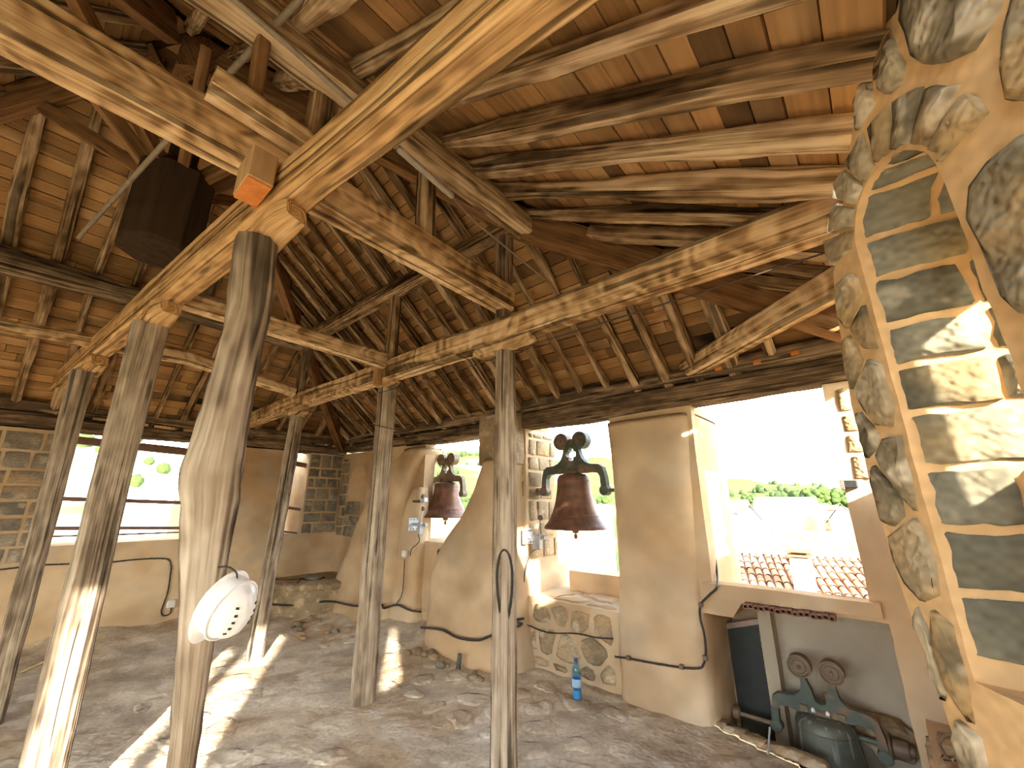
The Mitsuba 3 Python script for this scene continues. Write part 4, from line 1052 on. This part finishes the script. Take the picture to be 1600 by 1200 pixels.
rod([atZ(472, -4, 3.98), atZ(310, 165, 3.92), atZ(122, 372, 3.86)], 0.016, 'rod', 'iron rod crossing behind the cross beam at the upper left')
rod([atZ(362, -4, 3.92), atZ(455, 75, 3.75), atZ(552, 162, 3.5)], 0.014, 'rod', 'iron rod in front of the stub rafters at the top')
rod([atZ(622, 232, 3.70), atZ(706, 306, 3.78)], 0.022, 'rod_pale', 'pale turnbuckle rod just below the main beam')
rod([atZ(704, 304, 3.78), atZ(740, 345, 3.86), atZ(880, 460, 3.72), atY(978, 556, 3.58)], 0.009, 'rod', 'thin iron rod slanting down to the far wall plate')
for L, lb in (([(1312, 388), (1060, 468), (810, 545)], 'dark wire stretched below the far tie beam, right half'), ([(775, 560), (600, 612), (470, 642), (420, 655)], 'thin wire stretched below the far tie beam, left half'), ([(470, 640), (590, 665), (700, 690)], 'thin wire slanting across to the far corner')):
    tag(put('wire', tube([atY(a, b, 2.0 if b < 640 or a < 600 else 2.4) for a, b in L], 0.0045 if '1312' in str(L) else 0.0035, 6), 'wire_brown', smooth=True), lb, 'wire')

# ------------------------------------------------------------------ hard hat on the crooked post
hf = RT * -0.40 - UP * 0.90 - FW * 0.10; hf /= np.linalg.norm(hf)      # towards the peak
hc = RT * 0.92 - UP * 0.24 - FW * 0.32; hc -= hf * (hc @ hf); hc /= np.linalg.norm(hc)   # towards the crown
hs = np.cross(hf, hc)
HO = CAM + ray(349, 942) * 1.44
HSC = 0.77
hm = lambda v: HO + HSC * (v[:, :1] * hf + v[:, 1:2] * hs + v[:, 2:3] * hc)
hat = thing('hard_hat', 'white hard hat hanging on the crooked post, peak down', 'hard hat')
tt, pp = np.meshgrid(np.linspace(0, 2 * np.pi, 49), np.linspace(0, 1, 18), indexing='ij')


def dome(tt, pp, g=0.0):
    th = pp * np.pi / 2
    a, b, h = 0.132 + g, 0.108 + g, 0.145 + g
    x = a * np.cos(tt) * np.cos(th) ** 0.85; y = b * np.sin(tt) * np.cos(th) ** 0.85; z = h * np.sin(th) ** 0.95
    rib = 0.007 * np.exp(-(y / 0.026) ** 6) * np.clip((pp - 0.25) * 6, 0, 1)
    edge = 0.007 * np.exp(-((pp - 0.24) / 0.05) ** 2)
    s_ = 1 + edge / 0.12
    return np.stack([x * s_, y * s_, z + rib], -1)


D = dome(tt, pp)
n_, m_ = tt.shape
i_, j_ = np.meshgrid(np.arange(n_ - 1), np.arange(m_ - 1), indexing='ij')
q_ = i_ * m_ + j_
Q = np.stack([q_, q_ + m_, q_ + m_ + 1, q_ + 1], -1).reshape(-1, 4)
put('shell', (hm(D.reshape(-1, 3)), Q), 'white_plastic', hat, smooth=True)
tb = np.linspace(0, 2 * np.pi, 65)
pk = 0.012 + 0.062 * np.clip(np.cos(tb), 0, 1) ** 1.5 + 0.004 * np.clip(-np.cos(tb), 0, 1)
rowsb = []
for u_, dz in ((0.0, 0.0), (0.5, -0.004), (1.0, -0.010), (1.0, -0.015), (0.0, -0.006)):
    dip = -0.018 * np.clip(np.cos(tb), 0, 1) ** 2 * u_
    rowsb.append(np.stack([(0.131 + pk * u_) * np.cos(tb), (0.107 + (0.010 + 0.3 * (pk - 0.012) * 0) * u_ + 0.004 * u_) * np.sin(tb), dz + dip], -1))
B_ = np.stack(rowsb, 1); n_, m_ = B_.shape[:2]
i_, j_ = np.meshgrid(np.arange(n_ - 1), np.arange(m_ - 1), indexing='ij'); q_ = i_ * m_ + j_
put('brim', (hm(B_.reshape(-1, 3)), np.stack([q_, q_ + m_, q_ + m_ + 1, q_ + 1], -1).reshape(-1, 4)), 'white_plastic', hat, smooth=True)
for sgn in (-1, 1):
    for x_h in np.linspace(-0.055, 0.060, 5):
        y_h = sgn * 0.046
        c0 = dome(A_([math.atan2(y_h / 0.108, x_h / 0.132)]), A_([math.acos(math.hypot(x_h / 0.132, y_h / 0.108) ** (1 / 0.85)) * 2 / math.pi]), 0.001)[0]; nrm = c0 / A_([0.132, 0.108, 0.145]) ** 2; nrm /= np.linalg.norm(nrm)
        t1 = np.cross(nrm, [1.0, 0, 0]); t1 /= np.linalg.norm(t1); t2 = np.cross(nrm, t1)
        pts = A_([c0 + t1 * x_ * 0.0065 + t2 * y_ * 0.0045 + nrm * z_ * 0.002 for x_ in (-1, 1) for y_ in (-1, 1) for z_ in (-1, 1)])
        put('vent', mesh_of(Manifold.hull_points(hm(pts))), 'black_plastic', hat)
bd = [dome(A_([a]), A_([0.26]), 0.0035)[0] for a in np.linspace(0, 2 * math.pi, 49)]
put('rim_bead', tube(hm(A_(bd)), 0.0045, 8), 'white_plastic', hat, smooth=True)
hk = A_([[-0.125, 0.01, 0.02], [-0.150, 0.015, 0.0], [-0.15, 0.02, -0.05], [-0.13, 0.03, -0.09]])
put('hanging_strap', tube(spline(hm(hk), 6), 0.003, 7), 'black_plastic', hat, smooth=True)

# ------------------------------------------------------------------ bottle
bx, by = 1.74, 3.47
bz = float(floor_z(A_([bx]), A_([by]))[0]) + 0.012
bt = thing('water_bottle', 'clear blue plastic water bottle standing on the floor before the bell openings', 'bottle')
pr = [(0.001, 0.006), (0.030, 0.0), (0.040, 0.006)]
for i in range(9): pr += [(0.042, 0.018 + i * 0.021), (0.040, 0.0285 + i * 0.021)]
pr += [(0.042, 0.21), (0.040, 0.235), (0.030, 0.262), (0.019, 0.282), (0.014, 0.292), (0.014, 0.305)]
put('body', lathe(pr, 28, (bx, by, bz)), 'bottle_plastic', bt, smooth=True)
put('water', lathe([(0.001, 0.009), (0.037, 0.010), (0.038, 0.05), (0.037, 0.075), (0.001, 0.075)], 24, (bx, by, bz)), 'water', bt, smooth=30)
put('label', lathe([(0.0425, 0.10), (0.0425, 0.165)], 28, (bx, by, bz)), 'bottle_label', bt, smooth=True)
scene['bottle_label'] = {'type': 'twosided', 'bsdf': {'type': 'principled', 'base_color': {'type': 'rgb', 'value': [0.33, 0.52, 0.70]}, 'roughness': 0.4}}
put('cap', lathe([(0.001, 0.322), (0.015, 0.321), (0.0165, 0.316), (0.0165, 0.298), (0.0155, 0.296), (0.001, 0.296)][::-1], 24, (bx, by, bz)), 'cap_blue', bt, smooth=30)

# ------------------------------------------------------------------ doorway, niche, bench, rails, odds and ends
dr_ = [atY(1136, 984, 4.36), atY(1188, 973, 4.36), atY(1222, 1160, 4.36), atY(1162, 1150, 4.36)]
k = thing('small_door', 'small dark door leaf standing in a pinkish wooden frame below the right opening', 'door')
put('leaf', mesh_of(Manifold.hull_points(A_([p_ + A_([0, dy, 0]) for p_ in dr_ for dy in (0.0, 0.03)]))), 'door_dark', k)
fr = [A_(p_) for p_ in dr_]
put('jamb', mesh_of(Manifold.hull_points(A_([q + A_([dx, dy, 0]) for q in (fr[0], fr[3]) for dx in (-0.03, 0.0) for dy in (-0.03, 0.04)]))), 'frame_wood', k)
put('head', mesh_of(Manifold.hull_points(A_([q + A_([0, dy, dz]) for q in (fr[0] + A_([-0.03, 0, 0]), fr[1] + A_([0.02, 0, 0])) for dy in (-0.03, 0.04) for dz in (0.0, 0.045)]))), 'frame_wood', k)
put('niche_post', rough_mesh(mbox(3.11, 3.21, 4.33, 4.58, -0.76, 0.90), 0.06, 0.006, 3, 5), 'plaster_grey', wf, smooth=40)
scene['plaster_grey'] = bumped(lambda p, n, uv: mix((0.40, 0.34, 0.25), (0.60, 0.52, 0.40), fbm(p.x * 3, p.y * 3, p.z * 2, 4)), plaster_h, 0.010, 4e-3)
put('niche_cheek', rough_mesh(mbox(2.62, 2.80, 4.02, 4.40, -0.3, 0.80), 0.06, 0.010, 3, 6), 'plaster_grey', wf, smooth=40)
put('niche_back', rough_mesh(mbox(3.15, 4.06, 4.50, 4.62, -0.8, 0.84), 0.06, 0.012, 3, 7), 'plaster_grey', wf, smooth=40)
put('sill_bracket', rough_mesh(xz_prism([(2.72, 0.80), (3.05, 0.80), (3.15, 0.95), (2.72, 0.95)], 3.80, 4.2), 0.05, 0.008, 3, 8), 'plaster', wf, smooth=40)
v, f = lathe([(0.66, -0.05), (0.67, 0.1), (0.66, 0.38), (0.69, 0.40), (0.70, 0.46), (0.66, 0.49), (0.001, 0.50)], 48, (pc[0] - 0.05, pc[1] + 0.1, 0))
q = v + (meshkit.fbm(v * 3, 3, 2)[:, None] - 0.5) * 0.04
k = tag(put('stone_bench', (q, f), 'stone_tan', smooth=40), 'round stone bench with a worn flat top in the far left corner', 'bench')
put('worn_stone', lathe([(0.13, -0.02), (0.14, 0.03), (0.10, 0.055), (0.001, 0.06)], 20, (pc[0] + 0.05, pc[1] - 0.05, 0.49)), 'stone_grey', k, smooth=40)
for z, h, lb, y0, y1 in ((2.47, 0.10, 'thick upper wooden rail across the left wall window', 0.0, 1.48), (1.72, 0.05, 'middle wooden rail across the left wall window', 0.0, 1.48), (1.36, 0.04, 'lower wooden rail across the left wall window', 0.0, 1.48), (2.38, 0.08, 'upper rail across the narrow left wall gap', 2.7, 3.16), (1.60, 0.045, 'lower rail across the narrow left wall gap', 2.8, 3.16), (1.20, 0.03, 'thin bottom rail across the narrow left wall gap', 2.78, 3.16)):
    m, uv = timber([(-3.82, y0, z + 0.03), (-3.82, y1, z - 0.03)], 0.05, h, seed=int(z * 100), rough=0.003)
    tag(put('window_rail', m, 'rail_wood', smooth=True, uv=uv), lb, 'rail')
tag(put('window_rod', tube([(-3.84, 0.0, 1.29), (-3.84, 0.7, 1.275), (-3.84, 1.48, 1.27)], 0.010, 8), 'iron', smooth=True), 'thin rod below the lowest rail of the left wall window', 'rod')
p = atY(1328, 757, 3.80)
k = thing('black_box', 'small black box fixed on the stone jamb of the right opening', 'box')
put('case', rbox(p[0] - .04, p[0] + .045, 3.74, 3.82, p[2] - .028, p[2] + .028, .006), 'black_plastic', k)
put('bracket', rbox(p[0] - .055, p[0] - .03, 3.73, 3.80, p[2] - .035, p[2] + .032, .003), 'iron', k)
p = A_([0.42, 3.22, 0.0])
tag(put('iron_stake', mesh_of(Manifold.hull_points(A_([(p[0] + a * .022 + t_ * .02, p[1] + b * .012, t_ * 0.17 - 0.02) for a in (-1, 1) for b in (-1, 1) for t_ in (0, 1)]))), 'iron_green'), 'short grey stake leaning at the foot of the tall buttress pillar', 'stake')
tag(put('cane', tube([atZ(30, 1052, 0.03), atZ(55, 1040, 0.05), atZ(86, 1027, 0.10)], 0.010, 7), 'straw', smooth=True), 'yellow cane lying by the left wall', 'cane')
plain('straw', (0.55, 0.42, 0.20), 0.7)
tag(put('thin_rod', tube([atY(1203, 1136, 3.62), atY(1197, 1215, 3.62)], 0.007, 8), 'galvanised', smooth=True), 'thin upright rod in front of the green bell', 'rod')
tag(put('iron_hook', tube(spline([(4.16, 3.2, 0.42), (4.13, 3.2, 0.50), (4.2, 3.2, 0.56), (4.28, 3.22, 0.50), (4.27, 3.2, 0.42)], 6), 0.008, 8), 'iron_rust', smooth=True), 'rusty iron hook on the low rubble ledge by the pier', 'hook')


def lump(c, s, seed, n=3, amp=0.3, freq=2.0):
    m = trimesh.creation.icosphere(subdivisions=n)
    v = np.array(m.vertices)
    v = v * (1 + amp * (meshkit.fbm(v * freq + seed * 3.1, 3, seed)[:, None] - 0.5) * 2)
    return v * np.asarray(s) + np.asarray(c), np.array(m.faces)


k = thing('canvas_sack', 'pale crumpled canvas sack lying in the pit under the green bell', 'sack')
put('left_fold', lump((3.10, 4.0, -0.30), (0.24, 0.22, 0.16), 3), 'canvas', k, smooth=True)
put('right_fold', lump((3.84, 3.98, -0.30), (0.20, 0.24, 0.15), 4), 'canvas', k, smooth=True)
put('bottom', lump((3.5, 4.1, -0.58), (0.45, 0.35, 0.22), 5), 'canvas', k, smooth=True)
tag(put('rubble_block', lump((3.85, 4.42, 0.02), (0.20, 0.12, 0.14), 8, amp=0.35), 'stone_tan', smooth=True), 'pale broken stone block at the back of the pit', 'stone')
for i, (px, py) in enumerate([(1120, 1128), (1150, 1142), (1180, 1156), (1210, 1168), (1240, 1178), (1272, 1190)]):
    p = atZ(px, py, 0.0)
    m, uv = block(lambda t, d, h: np.stack([t, d, h + 0.0], -1), p[0] - .09, p[0] + .09, p[1] - .06, p[1] + .06, 0.02, 900 + i, bev=0.02, amp=0.008)
    put('curb_stone', m, 'stone_tan', 'floor', smooth=True, uv=uv)
# small loose stones near the bench and the pier feet
r = R_(77)
for i in range(26):
    x, y = (r.uniform(-3.0, -1.6), r.uniform(2.3, 3.3)) if i < 16 else (r.uniform(-0.4, 0.8), r.uniform(3.1, 3.3))
    s_ = r.uniform(0.025, 0.06)
    tag(put('loose_stone', lump((x, y, float(floor_z(A_([x]), A_([y]))[0]) + s_ * 0.35), (s_ * 1.3, s_, s_ * 0.7), 300 + i, n=2, amp=0.3), 'stone_tan' if i % 3 else 'stone_grey', smooth=True), 'loose little stone lying on the floor in front of the round bench' if i < 16 else 'loose little stone at the foot of the tall buttress pillar', 'stone', 'loose stones before the bench' if i < 16 else 'loose stones at the buttress foot')

# ------------------------------------------------------------------ outside: hills, trees, the town
EL = A_([(-180, 3), (-120, 7), (-100, 9.5), (-84, 9.3), (-76, 8.2), (-60, 7.3), (-47, 6.4), (-37, 5.4), (-27, 5.0), (-17, 3.4), (-9, 1.8), (0, 1.0), (20, 1.6), (60, 3), (180, 3)], float)


def ground(az, rr):
    e = np.interp(az, EL[:, 0], EL[:, 1])
    r0 = np.interp(az, [-120, -70, -55, 180], [80, 90, 170, 200])
    R1 = np.interp(az, [-120, -70, -50, -20, 180], [330, 340, 620, 700, 700])
    t_ = np.clip((rr - r0) / (R1 - r0), 0, 1); t_ = t_ * t_ * (3 - 2 * t_)
    a = np.radians(az)
    x, y = rr * np.sin(a), rr * np.cos(a)
    h = -21 + t_ * (np.tan(np.radians(e)) * R1 + 21 + 1.7)
    p = np.stack([x, y, 0 * x], -1)
    return x, y, h + t_ * ((meshkit.fbm(p * 0.02, 4, 21) - 0.5) * 14 + (meshkit.fbm(p * 0.07, 3, 22) - 0.5) * 5) * np.clip(rr / 400, 0.2, 1.2)


def terrain(name, a0, a1, na, mat, lb):
    az, rr = np.meshgrid(np.linspace(a0, a1, na), np.concatenate([np.linspace(9, 100, 10), np.linspace(112, 760, 60), [900, 1300]]), indexing='ij')
    x, y, z = ground(az, rr)
    n, m = az.shape
    i, j = np.meshgrid(np.arange(n - 1), np.arange(m - 1), indexing='ij'); q = i * m + j
    return tag(put(name, (np.stack([x, y, z], -1).reshape(-1, 3), np.stack([q, q + 1, q + m + 1, q + m], -1).reshape(-1, 4)), mat, smooth=True), lb, 'hill')


terrain('cliff_hillside', -112, -64, 90, 'cliff', 'pale rocky hillside with sparse bushes outside the left wall window')
terrain('wooded_hills', -64, 8, 130, 'hill', 'green wooded hills behind the town')
terrain('fields', 8, 248, 80, 'hill', 'land around the tower behind the camera')
r = R_(31); ico = trimesh.creation.icosphere(subdivisions=1); iv, if_ = np.array(ico.vertices), np.array(ico.faces)
ms = []
for i in range(1500):
    az = r.uniform(-112, 6); rr = r.uniform(230, 700) if az > -62 else r.uniform(240, 380)
    x, y, z = ground(A_([az]), A_([rr])); s_ = r.uniform(1.6, 3.6)
    if meshkit.fbm(A_([[x[0], y[0], 0]]) * 0.012, 3, 5)[0] < 0.46: continue
    ms.append((iv * (1 + r.uniform(-.2, .2, (len(iv), 1))) * A_([s_, s_, s_ * 1.2]) + A_([x[0], y[0], z[0] + s_ * 0.6]), if_))
tag(put('hill_woods', cat(ms), 'leaf_pine', smooth=True), 'dark specks of pine wood on the distant hills', 'trees', kind='stuff')
for i, (px, py, d) in enumerate([(232, 733, 210), (256, 741, 205), (122, 728, 220), (152, 725, 215), (205, 722, 230), (280, 715, 240), (248, 812, 130), (212, 760, 190), (175, 745, 200), (296, 742, 215)]):
    r0_ = ray(px, py); az = math.degrees(math.atan2(r0_[0], r0_[1]))
    x, y, z = ground(A_([az]), A_([float(d)])); s_ = 1.5 + (i % 3) * 0.6
    tag(put('bush', lump((x[0], y[0], z[0] + s_ * .6), (s_, s_, s_ * 1.1), 500 + i, n=2, amp=0.35, freq=3), 'leaf', smooth=True), 'dark bush dotted on the pale rocky hillside', 'bush', 'bushes on the pale hillside')


def tree(px, py_top, py_base, d, wpx, lb, group, seed, mat='leaf'):
    top, base = far(px, py_top, d), far(px, py_base, d)
    k = thing('tree', lb, 'tree', group)
    w = wpx / F * d * 0.5 * 1.05; hgt = top[2] - base[2]; rr_ = R_(seed)
    ms = []
    for q in range(16):
        a, u_ = rr_.uniform(0, 6.28), rr_.uniform(0.25, 0.92)
        rad = w * 0.75 * math.sqrt(max(0.05, 1 - (2 * u_ - 1.1) ** 2)) * rr_.uniform(0.2, 1)
        s_ = w * rr_.uniform(0.28, 0.45)
        ms.append(lump((base[0] + rad * math.cos(a), base[1] + rad * math.sin(a), base[2] + u_ * hgt * 0.95), (s_, s_, s_), seed * 20 + q, n=2, amp=0.4, freq=3))
    put('crown', cat(ms), mat, k, smooth=True)
    put('trunk', tube([base + A_([0, 0, -6.0]), base + A_([0, 0, hgt * .5])], w * 0.09, 8), 'wood_king_plain', k)


plain('wood_king_plain', (0.10, 0.07, 0.05), 0.9)
for i, (px, t_, b_, w) in enumerate([(1272, 765, 792, 24), (1288, 764, 793, 26), (1304, 766, 793, 24), (1322, 766, 793, 26)]):
    tree(px, t_, b_, 190 + i * 4, w, 'full leafy tree of the clump right of the warehouse, ' + ['leftmost', 'second from the left', 'third from the left', 'rightmost'][i], 'tree clump outside the right opening', 600 + i)
tree(1248, 766, 786, 230, 20, 'loose tree left of the big tree clump', None, 610, 'leaf_pine')
tree(1222, 770, 787, 240, 18, 'small dark tree above the long warehouse roof', None, 611, 'leaf_pine')
tree(1170, 774, 788, 220, 18, 'low tree behind the white house on the left', None, 612)
tree(1135, 776, 790, 220, 16, 'small tree at the hill foot above the white house', None, 613)
tree(900, 775, 792, 150, 26, 'green tree behind the large bell', None, 614)
tree(945, 778, 795, 160, 24, 'green tree seen between the large bell and the pillar', None, 615)
tree(458, 790, 838, 60, 26, 'bright green tree outside the narrow left wall gap', None, 616)


def house(px0, px1, py_eave, py_base, d, depth, roof_h, wall, lb, gable='x', windows=(), drop=6.0, eave=0.25):
    a, b = far(px0, py_eave, d), far(px1, py_eave, d)
    u_ = (b - a); u_[2] = 0; L = np.linalg.norm(u_); u_ /= L
    w_ = A_([-u_[1], u_[0], 0.0])
    if w_ @ (a - CAM) < 0: w_ = -w_
    ze = (a[2] + b[2]) / 2; zb = far((px0 + px1) / 2, py_base, d)[2] - drop
    o = A_([a[0], a[1], 0.0])
    P = lambda s, t, z: o + u_ * s + w_ * t + A_([0, 0, z])
    k = thing('house', lb, 'house')
    if gable == 'x':
        prof_ = [(0, ze), (depth / 2, ze + roof_h), (depth, ze)]
        body = [P(s, t, z) for s in (0, L) for t, z in [(0, zb), (depth, zb)] + prof_]
    else:
        body = [P(s, t, z) for t in (0, depth) for s, z in [(0, zb), (L, zb), (0, ze), (L / 2, ze + roof_h), (L, ze)]]
    put('wall', mesh_of(Manifold.hull_points(A_(body))), wall, k)
    e = eave; th = 0.12
    sides = ((0, depth / 2), (depth, depth / 2)) if gable == 'x' else ((0, L / 2), (L, L / 2))
    for c0, c1 in sides:
        sg = 1 if c1 > c0 else -1
        sl = roof_h / abs(c1 - c0)
        n = int(max(3, min(60, (L if gable == 'x' else depth) / 0.55)))
        ms = []
        Lr = L if gable == 'x' else depth
        xs = np.linspace(-e, Lr + e, n * 4 + 1)
        hh = 0.05 * np.abs(np.sin(np.arange(n * 4 + 1) * math.pi / 4)) + th
        lo_, hi_ = c0 - sg * e, c1
        f_ = (lambda s, t, z: P(s, t, z)) if gable == 'x' else (lambda s, t, z: P(t, s, z))
        v = []
        for x_, h_ in zip(xs, hh):
            v += [f_(x_, lo_, ze - sl * e + h_), f_(x_, hi_, ze + roof_h + h_), f_(x_, lo_, ze - sl * e), f_(x_, hi_, ze + roof_h)]
        i = np.arange(len(xs) - 1) * 4
        qd = np.vstack([np.stack([i, i + 4, i + 5, i + 1], 1), np.stack([i + 2, i + 3, i + 7, i + 6], 1), np.stack([i, i + 2, i + 6, i + 4], 1)])
        tn = tone() * 100
        vv = A_(v)
        put('roof_slope', (vv, qd), 'tile', k, uv=np.full((len(vv), 2), tn + 1.0))
    for wx, wy, ww, wh in windows:
        c = far(wx, wy, d); c_ = c - w_ * 0.05; sx, sz = ww / F * d / 2, wh / F * d / 2
        fr_ = put('window', mesh_of(Manifold.hull_points(A_([c_ + u_ * x_ * sx * 1.25 + A_([0, 0, z_ * sz * 1.2]) + w_ * t_ for x_ in (-1, 1) for z_ in (-1, 1) for t_ in (0, 0.1)]))), wall, k)
        put('pane', mesh_of(Manifold.hull_points(A_([c_ + u_ * x_ * sx + A_([0, 0, z_ * sz]) + w_ * t_ for x_ in (-1, 1) for z_ in (-1, 1) for t_ in (-0.04, 0.05)]))), 'window_dark', fr_)
    return k


house(1100, 1172, 796, 830, 95, 14, 1.8, 'whitewash', 'long white house with an orange tiled eave and small dark windows, at the left', windows=[(1111, 803, 3, 6), (1119, 803, 3, 6), (1126, 804, 3, 5), (1148, 804, 3, 5), (1152, 804, 3, 5)], drop=10)
house(1178, 1280, 792, 806, 140, 22, 2.6, 'whitewash', 'long white warehouse with a pale roof below the trees', windows=[(1215, 799, 4, 5), (1222, 799, 4, 5), (1230, 800, 4, 5)], drop=10)
house(1158, 1192, 812, 826, 72, 8, 2.0, 'grey_wall', 'grey gabled house below the warehouse', gable='y', drop=10)
house(1236, 1312, 805, 822, 84, 9, 1.4, 'whitewash', 'white house with a pale tiled roof in the middle of the town', drop=8)
house(1260, 1300, 826, 836, 52, 7, 2.2, 'whitewash', 'white house with a reddish tiled roof and white chimneys', drop=8)
house(1296, 1340, 812, 842, 46, 6, 1.2, 'whitewash', 'bright white gable house at the right edge of the opening', gable='y', drop=8)
house(1110, 1182, 826, 842, 56, 7, 1.3, 'whitewash', 'low house with orange roofs before the long white house', windows=[(1122, 833, 4, 5), (1140, 834, 6, 6)], drop=8)
house(1168, 1345, 860, 874, 27, 5, 0.62, 'whitewash', 'nearer house with a pale weathered tile roof behind the big tiled roof', drop=6)
house(838, 958, 806, 836, 60, 12, 1.4, 'whitewash', 'white town house seen beneath the large bell', drop=8)
house(820, 950, 871, 905, 24, 6, 1.45, 'whitewash', 'white house with a ribbed tile roof seen below the large bell', drop=6)
house(680, 760, 838, 870, 40, 8, 1.3, 'whitewash', 'white house glimpsed behind the small bell', drop=6)
for i, (px, py0, py1, d) in enumerate([(1281, 797, 811, 50.5), (1303, 798, 812, 50.5)]):
    a, b = far(px, py1, d), far(px, py0, d)
    k = thing('chimney', ['white chimney on the reddish roof, left of two', 'white chimney on the reddish roof, right of two'][i], 'chimney')
    put('stack', rbox(a[0] - .3, a[0] + .3, a[1] - .3, a[1] + .3, a[2] - 1, b[2], .03), 'whitewash', k)
    put('cap', rbox(a[0] - .36, a[0] + .36, a[1] - .36, a[1] + .36, b[2], b[2] + .08, .02), 'tile', k)

# the big tiled roof right outside, tile by tile
P0 = far(1108, 861, 14.6)
azr = math.radians(74.0); ur = A_([math.sin(azr), math.cos(azr), 0.0]); dn = A_([math.sin(azr + math.pi / 2), math.cos(azr + math.pi / 2), -math.tan(math.radians(15))])
nr = np.cross(ur, -dn); nr /= np.linalg.norm(nr)
if nr[2] < 0: nr = -nr
nrf = thing('tiled_roof', 'big orange tiled roof with round tiles just outside the right opening', 'roof')
RL, RD = 5.0, 3.6
pt_ = lambda s, t, h=0.0: P0 + ur * s + dn * t + nr * h
put('slab', hexa([pt_(-1.5, 0, -.3), pt_(RL, 0, -.3), pt_(RL + 2.4, RD, -.3), pt_(-1.5, RD, -.3)], [pt_(-1.5, 0, -.02), pt_(RL, 0, -.02), pt_(RL + 2.4, RD, -.02), pt_(-1.5, RD, -.02)]), 'tile', nrf, uv=np.full((8, 2), 1.0))
sd = hexa([pt_(RL, 0, -.3), pt_(RL + 6, 2.5, -2.2), pt_(RL + 6, RD, -2.2), pt_(RL + 2.4, RD, -.3)], [pt_(RL, 0, -.02), pt_(RL + 6, 2.5, -1.9), pt_(RL + 6, RD, -1.9), pt_(RL + 2.4, RD, -.02)])
put('hip_slope', sd, 'tile', nrf, uv=np.full((8, 2), 301.0))
ang_ = np.linspace(0, math.pi, 6)
r = R_(91)
n_t = 0
for i in range(36):
    s0 = 0.05 + i * 0.18
    for j in range(8):
        t0, t1 = j * 0.37, j * 0.37 + 0.43
        if s0 > RL + 0.667 * t0 - 0.1 or n_t >= 298: continue
        n_t += 1
        js, jh = r.uniform(-.012, .012), r.uniform(0, .01)
        v = A_([pt_(s0 + js + q * math.cos(a), t, q * 0.75 * math.sin(a) + hh + jh) for t, q, hh in ((t0, 0.066, 0.0), (t1, 0.082, 0.020)) for a in ang_])
        i_ = np.arange(5)
        put('tile', (v, np.stack([i_, i_ + 1, i_ + 7, i_ + 6], 1)), 'tile', nrf, smooth=True, uv=np.full((12, 2), tone() * 100 + 1.0))
for i in range(13):
    s0 = i * 0.42
    v = A_([pt_(s + 0, 0.0, 0) + A_([0, 0, 0.10 * math.sin(a) + hh]) + dn / np.linalg.norm(dn) * (0.11 * math.cos(a)) for s, hh in ((s0, 0.02), (s0 + 0.45, 0.035)) for a in ang_])
    i_ = np.arange(5)
    put('ridge_tile', (v, np.stack([i_, i_ + 1, i_ + 7, i_ + 6], 1)), 'tile', nrf, smooth=True, uv=np.full((12, 2), tone() * 100 + 1.0))
ca = far(1258, 915, 12.4); cb = far(1256, 870, 12.6)
k = thing('chimney', 'white rendered chimney standing on the big orange tiled roof', 'chimney')
put('stack', rbox(ca[0] - .20, ca[0] + .20, ca[1] - .2, ca[1] + .25, ca[2] - 1.0, cb[2], .03), 'whitewash', k)
for q in range(2):
    put('cap_slab', rbox(ca[0] - .25, ca[0] + .25, ca[1] - .25, ca[1] + .30, cb[2] + q * 0.10 + .02, cb[2] + q * 0.10 + .07, .01), 'tile', k)
put('flue', rbox(ca[0] - .15, ca[0] + .15, ca[1] - .1, ca[1] + .2, cb[2] - .01, cb[2] + .13, .01), 'window_dark', k)
# a passing bird
bc = far(1127, 716, 60)
k = thing('bird', 'small dark bird flying in the sky of the right opening', 'bird')
put('body', lump(bc, (0.20, 0.07, 0.07), 7, n=2, amp=0.1), 'black_plastic', k, smooth=True)
for sgn in (-1, 1):
    put('wing', mesh_of(Manifold.hull_points(bc + A_([(0.08, 0, 0), (-0.08, 0, 0), (0.05, 0.1, sgn * 0.2 + 0.1), (-0.12, 0.15, sgn * 0.28 + 0.12), (0, 0.02, 0.02)]))), 'black_plastic', k)
